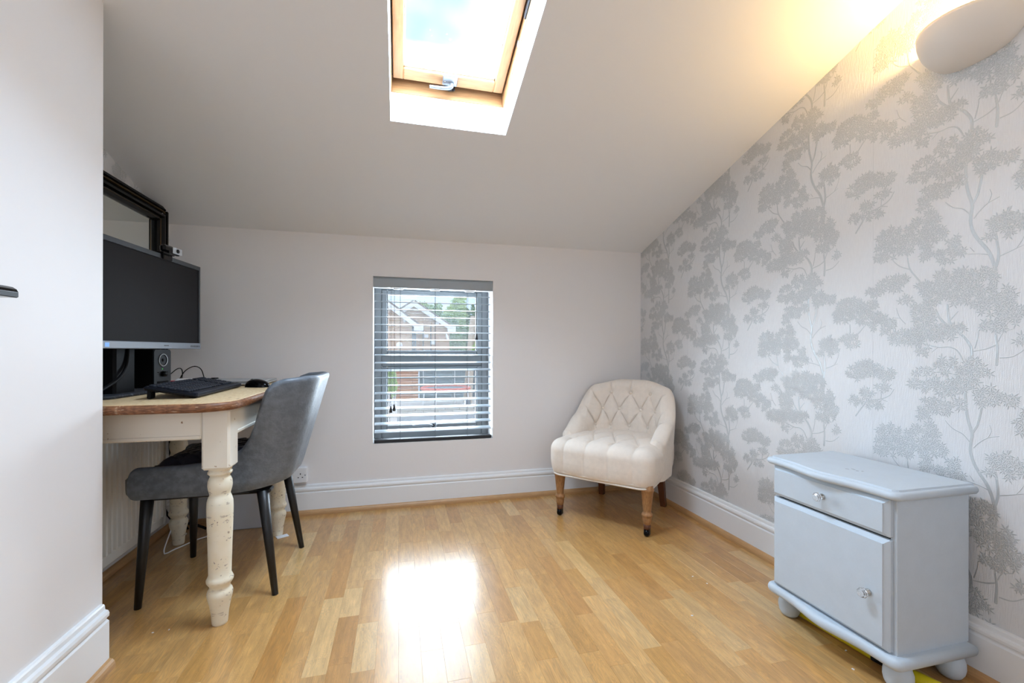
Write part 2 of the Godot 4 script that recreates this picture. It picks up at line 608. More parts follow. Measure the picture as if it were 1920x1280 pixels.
func wallpaper_material() -> void:
	wp_mask.resize(WPW * WPH)
	wp_mask.fill(0)
	var r := RandomNumberGenerator.new()
	r.seed = 77
	var sx := WPW / 1000.0
	var sy := WPH / 1000.0
	var mm := WPW / 525.0
	# branches: width in mm at both ends, then points in thousandths of the repeat
	var branches := [
		[8.8, 7.2, 634,852, 640,908, 632,957, 608,1018, 571,1067, 545,1108, 530,1156, 533,1199, 537,1234, 518,1296, 509,1351, 507,1440, 510,1527],
		[6.4, 4.8, 537,1234, 560,1271, 573,1317, 581,1359, 585,1428],
		[3.2, 1.6, 545,1173, 568,1197, 606,1224, 655,1239],
		[2.4, 1.2, 606,1224, 621,1255, 613,1281],
		[3.2, 2.0, 526,1196, 495,1225, 448,1244, 411,1276],
		[2.4, 1.6, 608,1004, 564,1015, 503,1022],
		[2.0, 1.2, 545,1028, 526,1050],
		[7.2, 5.6, 640,950, 650,990, 646,1040, 638,1089],
		[3.2, 1.2, 651,990, 695,1003, 750,1021],
		[2.1, 1.2, 722,1012, 747,1047, 760,1084],
		[8.0, 5.6, 531,535, 535,600, 505,652, 465,683, 425,707, 383,747, 362,787],
		[8.0, 4.8, 444,695, 429,736, 421,806],
		[4.0, 2.4, 436,736, 472,772],
		[7.2, 4.2, 642,538, 646,607, 638,670, 642,698],
		[4.0, 2.1, 642,621, 600,604, 543,593],
		[3.2, 2.0, 549,607, 564,658, 566,686],
		[3.0, 2.0, 657,566, 710,573, 760,606],
		[2.8, 1.2, 650,636, 670,670, 716,687],
		[3.6, 3.0, 501,541, 472,593, 432,612, 375,612, 305,628],
		[2.0, 1.2, 375,612, 341,588],
		[4.8, 3.5, 291,916, 250,961, 221,1001, 208,1068],
		[3.5, 2.0, 227,993, 164,1018, 118,1058],
		[3.0, 2.0, 259,827, 202,864],
		[2.5, 1.5, 198,729, 164,763, 145,810],
		[2.0, 1.8, 170,759, 133,761],
		[5.4, 2.5, -118,1240, -70,1295, -36,1327, 50,1345, 103,1367, 131,1401],
		[3.0, 2.4, -36,1341, -59,1409],
		[3.0, 1.8, 50,1345, 55,1387],
		[3.0, 1.8, 50,1345, 91,1335],
		[3.6, 2.4, -158,684, -160,741],
		[3.6, 2.4, -116,674, -59,726]
	]
	for b in branches:
		var pts := []
		for i in range(2, b.size(), 2):
			pts.append(Vector3(b[i] * sx, -b[i + 1] * sy, 0))
		var c := curve(pts, maxi(8, pts.size() * 14))
		for i in c.size() - 1:
			var n := int((c[i + 1] - c[i]).length() / 1.5) + 1
			for k in n:
				var p: Vector3 = c[i].lerp(c[i + 1], float(k) / n)
				var t := float(i) / (c.size() - 1)
				wp_dot(p.x, p.y, lerpf(b[0], b[1], t) * mm * 0.5, 0.78)
	# crowns: centre and half sizes (mm)
	var crowns := "-107,1484,48,30;-27,1498,54,30;82,1476,30,20;61,1403,20,15;-48,1370,25,18;-118,1323,24,15;8,1313,27,13;312,1455,45,36;240,1430,15,8;430,1434,45,30;510,1461,32,25;606,1400,36,27;695,1393,18,16;480,1360,16,15;549,1514,42,28;415,1530,28,25;347,1335,40,25;295,1293,20,18;423,1330,16,20;349,1237,20,15;638,1132,20,16;617,1086,12,10;722,1120,24,20;682,1087,16,11;295,1199,50,25;103,1179,40,27;183,1130,45,30;339,1133,40,30;61,1110,30,30;82,1073,36,10;202,1095,20,15;312,1059,25,21;415,1027,35,24;448,1083,16,20;480,1040,20,10;124,930,50,30;-2,901,22,15;192,849,20,10;295,904,20,15;383,932,24,20;488,927,36,25;571,923,28,20;349,867,36,35;457,864,44,40;564,844,36,40;642,901,12,10;295,791,35,36;314,720,44,35;400,677,28,30;194,659,45,25;259,665,40,25;472,690,20,17;684,819,18,25;642,775,44,40;716,742,21,25;571,701,20,15;642,698,24,15;295,600,18,15;735,647,15,10;-164,841,48,35;-48,797,60,42;63,730,45,27;-213,790,36,30;-316,640,31,24;-164,647,42,21"
	for cs in crowns.split(";"):
		var q := cs.split_floats(",")
		var rx: float = q[2] * mm
		var ry: float = q[3] * mm
		var n := int(rx * ry * PI / 560.0) + 3
		for i in n:
			var a := r.randf() * TAU
			var d := sqrt(r.randf())
			var x: float = q[0] * sx + cos(a) * rx * d
			var y: float = -q[1] * sy + sin(a) * ry * d
			var a0 := r.randf() * TAU
			for k in 6:
				wp_leaf(x, y, a0 + TAU * k / 6.0 + r.randf_range(-0.3, 0.3), r.randf_range(20.0, 33.0))
	# colour, gloss and relief
	var crease := noise(41, 0.05, 3)
	var fine := noise(42, 0.16, 2)
	var col := PackedByteArray()
	var orm := PackedByteArray()
	var hgt := PackedByteArray()
	col.resize(WPW * WPH * 3)
	orm.resize(WPW * WPH * 3)
	hgt.resize(WPW * WPH)
	for y in WPH:
		for x in WPW:
			var k := y * WPW + x
			var m := wp_mask[k] / 255.0
			var cr := crease.get_noise_2d(x * 3.2, y * 0.22)
			var t := clampf(m * 1.15, 0.0, 1.0)
			var g := 0.5 + 0.5 * cr
			col[k * 3] = int(lerpf(222 + 7 * g, 198, t))
			col[k * 3 + 1] = int(lerpf(222 + 7 * g, 202, t))
			col[k * 3 + 2] = int(lerpf(223 + 7 * g, 203, t))
			orm[k * 3] = 255
			orm[k * 3 + 1] = int(lerpf(104, 104, t))
			orm[k * 3 + 2] = int(lerpf(22, 128, t))
			hgt[k] = int(clampf(70 + 40 * cr + 120 * m + 14 * fine.get_noise_2d(x, y), 0, 255))
	var m := mat("wallpaper", Color.WHITE, 1.0, 1.0)
	m.albedo_texture = ImageTexture.create_from_image(Image.create_from_data(WPW, WPH, false, Image.FORMAT_RGB8, col))
	var ot := ImageTexture.create_from_image(Image.create_from_data(WPW, WPH, false, Image.FORMAT_RGB8, orm))
	m.roughness_texture = ot
	m.roughness_texture_channel = BaseMaterial3D.TEXTURE_CHANNEL_GREEN
	m.metallic_texture = ot
	m.metallic_texture_channel = BaseMaterial3D.TEXTURE_CHANNEL_BLUE
	var hi := Image.create_from_data(WPW, WPH, false, Image.FORMAT_L8, hgt)
	hi.convert(Image.FORMAT_RGBA8)
	hi.bump_map_to_normal_map(5.0)
	bumpy(m, ImageTexture.create_from_image(hi), 0.8)

func oak_materials() -> void:
	for v in 3:
		var w := 192
		var h := 1024
		var fibre := noise(50 + v, 0.09, 3)
		var bend := noise(60 + v, 0.004, 2)
		var pores := noise(70 + v, 0.3, 2)
		var cloud := noise(80 + v, 0.012, 3)
		var d := PackedByteArray()
		d.resize(w * h * 3)
		var hh := PackedByteArray()
		hh.resize(w * h)
		for y in h:
			for x in w:
				var f := fibre.get_noise_2d(x * 1.3, y * 0.03)
				var warp := bend.get_noise_2d(x * 2.5, y * 0.7)
				var ring := sin((x * [0.02, 0.055, 0.035][v] + warp * [26.0, 7.0, 15.0][v] + f * 0.5) * 2.2)
				var p := pores.get_noise_2d(x * 1.4, y * 0.02)
				var cl: float = cloud.get_noise_2d(x * 1.0, y * 0.35)
				var g := 0.91 + 0.045 * f + 0.035 * ring + 0.09 * cl
				if p > 0.42:
					g -= 0.09
				var k := y * w + x
				d[k * 3] = int(clampf(g * 250.0, 0, 255))
				d[k * 3 + 1] = int(clampf((g - 0.012 * ring) * 248.0, 0, 255))
				d[k * 3 + 2] = int(clampf((g - 0.03 * ring) * 244.0, 0, 255))
				hh[k] = int(clampf(150 + 60 * f + 20 * ring - (70 if p > 0.42 else 0), 0, 255))
		var m := mat("oak %d" % v, Color.WHITE, 0.3)
		m.albedo_texture = ImageTexture.create_from_image(Image.create_from_data(w, h, false, Image.FORMAT_RGB8, d))
		m.vertex_color_use_as_albedo = true
		m.clearcoat_enabled = true
		m.clearcoat = 0.75
		m.clearcoat_roughness = 0.19
		m.metallic_specular = 0.5
		var hi := Image.create_from_data(w, h, false, Image.FORMAT_L8, hh)
		hi.convert(Image.FORMAT_RGBA8)
		hi.bump_map_to_normal_map(2.0)
		bumpy(m, ImageTexture.create_from_image(hi), 0.16)

# ---------------------------------------------------------------- room shell
func room() -> void:
	# window wall with its opening
	var st := S()
	var z0 := ZB - 0.26
	span(st, Vector3(-1.5, -0.1, z0), Vector3(WX0, 1.9, ZB))
	span(st, Vector3(WX1, -0.1, z0), Vector3(1.9, 1.9, ZB))
	span(st, Vector3(WX0, -0.1, z0), Vector3(WX1, WY0, ZB))
	span(st, Vector3(WX0, WY1, z0), Vector3(WX1, 1.9, ZB))
	struct("wall_back", st, M["wall paint"])
	# papered walls: a solid wall and the drops of paper hung on it
	st = S()
	span(st, Vector3(XR + 0.0006, -0.1, ZB - 0.26), Vector3(XR + 0.2, 2.95, ZR + 0.2))
	var wr := struct("wall_right", st, M["paper white"])
	var first := -1.215 - 3.0 * 0.525
	for k in 8:
		drop(wr, XR, first + 0.525 * k, -1.0, k)
	st = S()
	span(st, Vector3(XA - 0.2, -0.1, ZB - 0.26), Vector3(XA - 0.0006, 2.2, ZN + 0.1))
	var wa := struct("wall_alcove", st, M["paper white"])
	for k in 3:
		drop(wa, XA, ZB + 0.1 - 0.525 * (1 - k), 1.0, k)
	# near left wall, squared off where the alcove begins
	st = S()
	box(st, Vector3((XA - 0.2 + XL) * 0.5, 1.4, (ZN + ZR + 0.2) * 0.5), Vector3(XL - XA + 0.2, 3.0, ZR + 0.2 - ZN), 0.003)
	struct("wall_left", st, M["wall paint"])
	# wall behind the camera; its unseen window is placed to light the room
	st = S()
	var y1 := 3.1
	span(st, Vector3(-1.5, -0.1, ZR), Vector3(-0.55, y1, ZR + 0.2))
	span(st, Vector3(1.25, -0.1, ZR), Vector3(1.9, y1, ZR + 0.2))
	span(st, Vector3(-0.55, -0.1, ZR), Vector3(1.25, 0.75, ZR + 0.2))
	span(st, Vector3(-0.55, 2.25, ZR), Vector3(1.25, y1, ZR + 0.2))
	struct("wall_rear", st, M["wall paint"])
	st = S()
	for x in [-0.52, 0.35, 1.22]:
		box(st, Vector3(x, 1.5, ZR + 0.13), Vector3(0.06, 1.5, 0.06), 0.006)
	for y in [0.78, 2.22]:
		box(st, Vector3(0.35, y, ZR + 0.13), Vector3(1.8, 0.06, 0.06), 0.006)
	var w3 := struct("unseen_window_3", st, M["white gloss"])
	st = S()
	box(st, Vector3(0.35, 1.5, ZR + 0.13), Vector3(1.74, 1.44, 0.006))
	obj("pane", st, M["glass"], w3)
	# sloped ceiling, a thick slab with the roof window cut through it
	st = S()
	slope_block(st, -1.5, SX0, -0.3, 4.8)
	slope_block(st, SX1, 1.95, -0.3, 4.8)
	slope_block(st, SX0, SX1, -0.3, SS0)
	slope_block(st, SX0, SX1, SS1, 4.8)
	struct("ceiling", st, M["ceiling paint"])
	# skirting boards and the oak bead along the floor
	var sk := [Vector2(0, 0), Vector2(0.018, 0), Vector2(0.018, 0.126), Vector2(0.013, 0.131), Vector2(0.013, 0.135), Vector2(0.018, 0.139), Vector2(0.0185, 0.147), Vector2(0.016, 0.154), Vector2(0.010, 0.157), Vector2(0.009, 0.167), Vector2(0.007, 0.171), Vector2(0, 0.172)]
	var bd := [Vector2(0, 0), Vector2(0.016, 0), Vector2(0.016, 0.012), Vector2(0.0135, 0.020), Vector2(0.008, 0.026), Vector2(0, 0.029)]
	var skn := []
	for q in sk:
		skn.append(Vector2(q.x * 1.25, q.y * 1.12))
	st = S()
	extrude(st, sk, Vector3(XA, 0, ZB), Vector3(XR, 0, ZB), Vector3.BACK)
	struct("baseboard_back", st, M["white gloss"])
	st = S()
	extrude(st, sk, Vector3(XR, 0, ZB + 0.01), Vector3(XR, 0, ZR), Vector3.LEFT)
	struct("baseboard_right", st, M["white gloss"])
	st = S()
	extrude(st, skn, Vector3(XL, 0, ZN + 0.012), Vector3(XL, 0, ZR), Vector3.RIGHT)
	struct("baseboard_left", st, M["white gloss"])
	st = S()
	extrude(st, sk, Vector3(XA, 0, ZB + 0.01), Vector3(XA, 0, ZN), Vector3.RIGHT)
	struct("baseboard_alcove", st, M["white gloss"])
	st = S()
	extrude(st, bd, Vector3(XA, 0, ZB + 0.018), Vector3(XR, 0, ZB + 0.018), Vector3.BACK)
	struct("trim_1", st, M["oak bead"])
	st = S()
	extrude(st, bd, Vector3(XR - 0.018, 0, ZB + 0.02), Vector3(XR - 0.018, 0, ZR), Vector3.LEFT)
	struct("trim_2", st, M["oak bead"])
	st = S()
	extrude(st, bd, Vector3(XL + 0.0225, 0, ZN + 0.012), Vector3(XL + 0.0225, 0, ZR), Vector3.RIGHT)
	struct("trim_3", st, M["oak bead"])
	st = S()
	extrude(st, bd, Vector3(XA + 0.018, 0, ZB + 0.02), Vector3(XA + 0.018, 0, ZN), Vector3.RIGHT)
	struct("trim_4", st, M["oak bead"])

func slope_block(st: SurfaceTool, x0: float, x1: float, s0: float, s1: float) -> void:
	var k := sqrt(1.0 + SL * SL)
	var b := Basis(Vector3.RIGHT, Vector3(0, 1, -SL) / k, Vector3(0, SL, 1) / k)
	box(st, slope_point((x0 + x1) * 0.5, (s0 + s1) * 0.5, 0.15), Vector3(x1 - x0, 0.30, s1 - s0), 0.0, b)

# one length of wallpaper, pasted flat from the skirting to the ceiling
func drop(parent: Node, x: float, z: float, side: float, k: int) -> void:
	var st := S()
	var za := maxf(z, ZB)
	var zb := minf(z + 0.5246, ZR if side < 0.0 else ZN + 0.05)
	if zb <= za + 0.01:
		return
	var p := []
	var uv := []
	for q in [[za, 0.10], [zb, 0.10], [zb, ceiling_y(zb) + 0.06], [za, ceiling_y(za) + 0.06]]:
		p.append(Vector3(x, q[1], q[0]))
		uv.append(Vector2((q[0] - z) / 0.525, -(q[1] - 0.55) / 0.675 + 0.5 * ((k + 1) % 2)))
	var e := Vector3(side * -0.0006, 0, 0)
	quv(st, p, uv, Vector3(side, 0, 0))
	for i in 4:
		quv(st, [p[i], p[(i + 1) % 4], p[(i + 1) % 4] + e, p[i] + e], [uv[i], uv[i], uv[i], uv[i]], (p[i] + p[(i + 1) % 4] - p[(i + 2) % 4] - p[(i + 3) % 4]))
	obj("wallpaper_drop", st, M["wallpaper"], parent)

func floor_boards() -> void:
	var st := S()
	span(st, Vector3(-1.5, -0.12, ZB - 0.2), Vector3(1.9, -0.012, ZR + 0.2))
	var fl := struct("floor", st, M["shadow gap"])
	var r := RandomNumberGenerator.new()
	r.seed = 12
	var tones := [Color(0.70, 0.385, 0.125), Color(0.74, 0.44, 0.165), Color(0.62, 0.315, 0.09), Color(0.67, 0.36, 0.108), Color(0.72, 0.41, 0.14), Color(0.64, 0.335, 0.105), Color(0.79, 0.50, 0.205)]
	var rest := [S(), S(), S()]
	var wd := 0.0685
	var x := -1.2331
	while x < XR:
		var z := ZB + 0.01 - r.randf() * 0.3
		while z < ZR:
			var ln := r.randf_range(0.17, 0.52)
			var t := r.randi_range(0, 11)
			var c: Color = tones[[0, 0, 3, 3, 0, 4, 4, 1, 2, 5, 1, 6][t]]
			var f := r.randf_range(0.93, 1.07)
			c = Color(c.r * f, c.g * f, c.b * f * 1.06)
			var v := r.randi_range(0, 2)
			var u0 := r.randf()
			var v0 := r.randf()
			var za := maxf(z, ZB + 0.001)
			var zb := z + ln
			if zb > za + 0.02:
				if za > -1.02:
					board(rest[v], x, za, wd, zb - za, c, u0, v0)
				else:
					var b := S()
					board(b, x, za, wd, zb - za, c, u0, v0)
					b.generate_normals()
					var o := MeshInstance3D.new()
					o.mesh = b.commit()
					o.material_override = M["oak %d" % v]
					o.name = "plank"
					fl.add_child(o, true)
			z += ln
		x += wd
	for v in 3:
		rest[v].generate_normals()
		var o := MeshInstance3D.new()
		o.mesh = rest[v].commit()
		o.material_override = M["oak %d" % v]
		o.name = "planks_behind"
		o.set_meta("kind", "stuff")
		fl.add_child(o, true)

# one strip of oak with softly broken edges
func board(st: SurfaceTool, x: float, z: float, w: float, l: float, c: Color, u0: float, v0: float) -> void:
	var e := 0.00004
	var b := 0.0003
	st.set_color(c)
	var top := [Vector3(x + e + b, 0, z + e + b), Vector3(x + w - e - b, 0, z + e + b), Vector3(x + w - e - b, 0, z + l - e - b), Vector3(x + e + b, 0, z + l - e - b)]
	var low := [Vector3(x + e, -0.0005, z + e), Vector3(x + w - e, -0.0005, z + e), Vector3(x + w - e, -0.0005, z + l - e), Vector3(x + e, -0.0005, z + l - e)]
	var uvs := []
	for p in top:
		uvs.append(Vector2(u0 + (p.x - x) / 0.072, v0 + (p.z - z) / 0.62))
	quv(st, top, uvs, Vector3.UP)
	for i in 4:
		var j := (i + 1) % 4
		var o: Vector3 = (top[i] + top[j]) * 0.5 - (top[0] + top[2]) * 0.5
		quv(st, [top[i], top[j], low[j], low[i]], [uvs[i], uvs[j], uvs[j], uvs[i]], o.normalized() + Vector3.UP * 0.2)
		quv(st, [low[i], low[j], low[j] - Vector3(0, 0.011, 0), low[i] - Vector3(0, 0.011, 0)], [uvs[i], uvs[j], uvs[j], uvs[i]], o)

# ---------------------------------------------------------------- roof window
func slope_basis() -> Basis:
	var k := sqrt(1.0 + SL * SL)
	return Basis(Vector3.RIGHT, Vector3(0, 1, -SL) / k, Vector3(0, SL, 1) / k)

# bar between two corners given as (x, s, h)
func sbar(st: SurfaceTool, lo: Vector3, hi: Vector3, ch := 0.002) -> void:
	var c := (lo + hi) * 0.5
	var s := (hi - lo).abs()
	box(st, slope_point(c.x, c.y, c.z), Vector3(s.x, s.z, s.y), ch, slope_basis())

func roof_window() -> void:
	var b := slope_basis()
	# white lining of the opening
	var st := S()
	sbar(st, Vector3(SX0, SS0, 0.0003), Vector3(SX0 + 0.004, SS1, 0.1498), 0)
	sbar(st, Vector3(SX1 - 0.004, SS0, 0.0003), Vector3(SX1, SS1, 0.1498), 0)
	sbar(st, Vector3(SX0 + 0.004, SS0, 0.0003), Vector3(SX1 - 0.004, SS0 + 0.004, 0.1498), 0)
	sbar(st, Vector3(SX0 + 0.004, SS1 - 0.004, 0.0003), Vector3(SX1 - 0.004, SS1, 0.1498), 0)
	struct("trim_5", st, M["reveal white"])
	# pine frame
	st = S()
	var f0 := 0.150
	var f1 := 0.25
	sbar(st, Vector3(SX0, SS0, f0), Vector3(SX0 + 0.008, SS1, f1))
	sbar(st, Vector3(SX1 - 0.008, SS0, f0), Vector3(SX1, SS1, f1))
	var w2 := struct("window_2", st, M["pine"])
	st = S()
	sbar(st, Vector3(SX0 + 0.008, SS0, f0), Vector3(SX1 - 0.008, SS0 + 0.008, f1))
	sbar(st, Vector3(SX0 + 0.008, SS1 - 0.008, f0), Vector3(SX1 - 0.008, SS1, f1))
	obj("frame_rail", st, M["pine across"], w2)
	# sash: two stiles, two rails
	var x0 := SX0 + 0.014
	var x1 := SX1 - 0.015
	var s0 := SS0 + 0.036
	var s1 := SS1 - 0.03
	var h0 := 0.192
	var h1 := 0.245
	for e in [[x0, x0 + 0.042], [x1 - 0.042, x1]]:
		st = S()
		sbar(st, Vector3(e[0], s0, h0), Vector3(e[1], s1, h1), 0.003)
		obj("sash_stile", st, M["pine"], w2)
	for e in [[s0, s0 + 0.052], [s1 - 0.052, s1]]:
		st = S()
		sbar(st, Vector3(x0 + 0.042, e[0], h0), Vector3(x1 - 0.042, e[1], h1), 0.003)
		obj("sash_rail", st, M["pine across"], w2)
	# pale bead round the glass, dark gasket between sash and frame
	st = S()
	var g := 0.042
	for e in [[x0 + g, x0 + g + 0.006, s0 + 0.052, s1 - 0.052], [x1 - g - 0.006, x1 - g, s0 + 0.052, s1 - 0.052], [x0 + g, x1 - g, s0 + 0.052, s0 + 0.058], [x0 + g, x1 - g, s1 - 0.058, s1 - 0.052]]:
		sbar(st, Vector3(e[0], e[2], 0.206), Vector3(e[1], e[3], 0.224), 0.001)
	obj("glazing_bead", st, M["white gloss"], w2)
	st = S()
	sbar(st, Vector3(SX0 + 0.008, SS0 + 0.03, 0.215), Vector3(x0, s1, 0.245), 0)
	sbar(st, Vector3(x1, SS0 + 0.03, 0.215), Vector3(SX1 - 0.008, s1, 0.245), 0)
	sbar(st, Vector3(x0, SS0 + 0.008, 0.225), Vector3(x1, s0, 0.245), 0)
	obj("gasket", st, M["dark grey"], w2)
	st = S()
	sbar(st, Vector3(x0 + g - 0.004, s0 + 0.048, 0.226), Vector3(x1 - g + 0.004, s1 - 0.048, 0.232), 0)
	obj("pane", st, M["glass"], w2)
	# black pivot plates and a round screw cover on the frame
	for x in [SX0 + 0.011, SX1 - 0.011]:
		st = S()
		sbar(st, Vector3(x - 0.003, SS0 + 0.40, 0.16), Vector3(x + 0.003, SS0 + 0.66, 0.185), 0.001)
		obj("pivot_plate", st, M["dark grey"], w2)
	st = S()
	lathe(st, [Vector2(0, 0), Vector2(0.012, 0), Vector2(0.012, 0.003), Vector2(0.006, 0.004), Vector2(0, 0.002)], 16, slope_point(SX1 - 0.008, SS0 + 0.295, 0.172), Basis(Vector3.UP, Vector3.LEFT, Vector3.BACK))
	obj("screw_cover", st, M["handle grey"], w2)
	# lichen spots on the outside of the glass
	var r := RandomNumberGenerator.new()
	r.seed = 31
	for i in 16:
		st = S()
		var p := Vector2(r.randf_range(x0 + g + 0.01, x1 - g - 0.01), s0 + 0.06 + pow(r.randf(), 1.7) * 0.16)
		var rad := r.randf_range(0.0015, 0.0055)
		var ring := []
		for k in 9:
			var a := TAU * k / 9.0
			var q := rad * r.randf_range(0.7, 1.15)
			ring.append(slope_point(p.x + cos(a) * q, p.y + sin(a) * q, 0.2324))
		for k in 9:
			tri(st, slope_point(p.x, p.y, 0.2336), ring[k], ring[(k + 1) % 9], b.y)
		obj("lichen_spot", st, M["pale grey"], w2)
	# catch and handle
	var o := Node3D.new()
	o.name = "handle"
	w2.add_child(o)
	o.transform = Transform3D(b, slope_point(0.208, s0 + 0.02, h0))
	# here x runs across, y out through the roof, z up the slope
	st = S()
	box(st, Vector3(0, -0.004, 0.012), Vector3(0.062, 0.008, 0.05), 0.003)
	obj("backplate", st, M["handle grey"], o)
	for x in [-0.021, 0.021]:
		st = S()
		lathe(st, [Vector2(0, 0.0), Vector2(0.004, 0.0), Vector2(0.003, 0.002), Vector2(0, 0.002)], 10, Vector3(x, -0.008, 0.006), Basis(Vector3.RIGHT, Vector3.DOWN, Vector3.FORWARD))
		obj("screw", st, M["chrome"], o)
	st = S(true)
	tube(st, curve([Vector3(0.008, -0.006, 0.004), Vector3(0.008, -0.022, 0.0), Vector3(-0.01, -0.027, -0.006), Vector3(-0.05, -0.029, -0.008), Vector3(-0.085, -0.03, -0.007)], 14), 0.0085, 10, 0.0065)
	obj("lever", st, M["handle grey"], o)
	st = S()
	box(st, Vector3(0.004, 0.012, -0.040), Vector3(0.046, 0.026, 0.012), 0.004)
	box(st, Vector3(0.004, -0.004, -0.030), Vector3(0.020, 0.016, 0.014), 0.003)
	obj("catch", st, M["dark grey"], o)

# ---------------------------------------------------------------- window, blind
func window_and_blind() -> void:
	var zf := ZB - 0.155          # room face of the window frame
	var st := S()
	for x in [[WX0, WX0 + 0.045], [WX1 - 0.045, WX1]]:
		span(st, Vector3(x[0], WY0, zf - 0.06), Vector3(x[1], WY1, zf), 0.004)
	span(st, Vector3(WX0 + 0.045, WY1 - 0.06, zf - 0.06), Vector3(WX1 - 0.045, WY1, zf), 0.004)
	span(st, Vector3(WX0 + 0.045, WY0, zf - 0.06), Vector3(WX1 - 0.045, WY0 + 0.05, zf), 0.004)
	span(st, Vector3(WX0 + 0.045, 0.845, zf - 0.06), Vector3(WX1 - 0.045, 0.915, zf - 0.004), 0.004)
	var w := struct("window_1", st, M["frame grey"])
	var ax := WX0 + 0.045
	var bx := WX1 - 0.045
	for e in [[0.915, WY1 - 0.06, "top"], [WY0 + 0.05, 0.845, "foot"]]:
		st = S()
		var t := 0.034
		span(st, Vector3(ax, e[0], zf - 0.05), Vector3(ax + t, e[1], zf + 0.006), 0.005)
		span(st, Vector3(bx - t, e[0], zf - 0.05), Vector3(bx, e[1], zf + 0.006), 0.005)
		span(st, Vector3(ax + t, e[0], zf - 0.05), Vector3(bx - t, e[0] + t, zf + 0.006), 0.005)
		span(st, Vector3(ax + t, e[1] - t * 0.8, zf - 0.05), Vector3(bx - t, e[1], zf + 0.006), 0.005)
		obj("sash", st, M["frame grey"], w)
		st = S()
		var d := t + 0.004
		for q in [[ax + t, ax + d, e[0] + t, e[1] - t * 0.8], [bx - d, bx - t, e[0] + t, e[1] - t * 0.8]]:
			span(st, Vector3(q[0], q[2], zf - 0.03), Vector3(q[1], q[3], zf - 0.004))
		obj("gasket", st, M["black plastic"], w)
		st = S()
		span(st, Vector3(ax + t - 0.004, e[0] + t - 0.004, zf - 0.03), Vector3(bx - t + 0.004, e[1] - t * 0.8 + 0.004, zf - 0.024))
		obj("pane", st, M["glass"], w)
	# opening handle on the bottom rail and the stay across the lower sash
	var o := Node3D.new()
	o.name = "handle"
	w.add_child(o)
	o.position = Vector3(0.215, 0.462, zf + 0.006)
	st = S(true)
	lathe(st, [Vector2(0, 0), Vector2(0.026, 0), Vector2(0.027, 0.006), Vector2(0.02, 0.014), Vector2(0.012, 0.016), Vector2(0, 0.016)], 20, Vector3.ZERO, Basis(Vector3.RIGHT, Vector3.BACK, Vector3.DOWN))
	obj("rose", st, M["handle grey"], o)
	st = S(true)
	lathe(st, [Vector2(0, 0.015), Vector2(0.011, 0.015), Vector2(0.011, 0.019), Vector2(0, 0.020)], 14, Vector3.ZERO, Basis(Vector3.RIGHT, Vector3.BACK, Vector3.DOWN))
	obj("lock_button", st, M["black plastic"], o)
	st = S(true)
	tube(st, curve([Vector3(0, 0.0, 0.014), Vector3(-0.03, 0.008, 0.026), Vector3(-0.08, 0.010, 0.026), Vector3(-0.13, 0.006, 0.024)], 10), 0.007, 8, 0.005)
	obj("lever", st, M["handle grey"], o)
	o = Node3D.new()
	o.name = "stay"
	w.add_child(o)
	o.position = Vector3(0.2, 0.585, zf + 0.008)
	st = S()
	box(st, Vector3(-0.02, -0.003, 0.0), Vector3(0.5, 0.007, 0.008), 0.001, Basis(Vector3.BACK, 0.012))
	obj("bar", st, M["cord"], o)
	st = S()
	box(st, Vector3(0.245, 0.012, -0.001), Vector3(0.036, 0.05, 0.012), 0.004)
	obj("pivot", st, M["handle grey"], o)
	# venetian blind
	var b := thing("venetian_blind", "grey venetian blind with tilted slats drawn down over the small window", "blind", Vector3(0.2155, WY0, ZB - 0.032))
	st = S()
	var poly := [Vector2(0.030, 0.0), Vector2(0.030, 0.052), Vector2(0.026, 0.058), Vector2(0.022, 0.0625), Vector2(0.012, 0.0625), Vector2(0.012, 0.057), Vector2(0.019, 0.055), Vector2(0.022, 0.05), Vector2(0.022, 0.005), Vector2(0.016, 0.0)]
	extrude(st, poly, Vector3(-0.3655, 0.943, 0), Vector3(0.3655, 0.943, 0), Vector3.BACK)
	obj("valance", st, M["blind grey"], b)
	st = S()
	box(st, Vector3(0, 0.968, -0.014), Vector3(0.724, 0.045, 0.05), 0.002)
	obj("headrail", st, M["blind white"], b)
	for x in [-0.22, 0.005, 0.225]:
		st = S()
		box(st, Vector3(x, 0.942, -0.012), Vector3(0.06, 0.006, 0.03), 0.001)
		obj("cord_guide", st, M["blind grey"], b)
	var tilt := 0.15
	var n := 20
	var slat_mesh: ArrayMesh = null
	for i in n:
		var y := 0.905 - 0.0465 * i
		if y < 0.03:
			break
		if slat_mesh == null:
			st = S()
			# a slat slightly crowned across its 50 mm
			var sec := []
			for k in 7:
				var t := float(k) / 6.0 * 2.0 - 1.0
				sec.append(Vector2(t * 0.025, 0.0030 * (1.0 - t * t) + 0.0012))
			for k in 7:
				var t := 1.0 - float(k) / 6.0 * 2.0
				sec.append(Vector2(t * 0.025, 0.0030 * (1.0 - t * t) - 0.0012))
			extrude(st, sec, Vector3(-0.358, 0, 0), Vector3(0.358, 0, 0), Vector3.BACK)
			st.generate_normals()
			slat_mesh = st.commit()
		var o2 := MeshInstance3D.new()
		o2.mesh = slat_mesh
		o2.material_override = M["blind grey"]
		o2.name = "slat"
		o2.position = Vector3(0, y, 0)
		# room edge lower than the window edge; a little sag and skew here and there
		o2.rotation = Vector3(tilt - 0.03 + 0.10 * i / n + rng.randf_range(-0.03, 0.03), 0, rng.randf_range(-0.002, 0.002))
		if i == 11 or i == 12:
			o2.rotation.x = tilt - 0.10
		b.add_child(o2, true)
	st = S()
	box(st, Vector3(0, 0.011, 0.0), Vector3(0.722, 0.020, 0.052), 0.004)
	obj("bottom_rail", st, M["dark grey"], b)
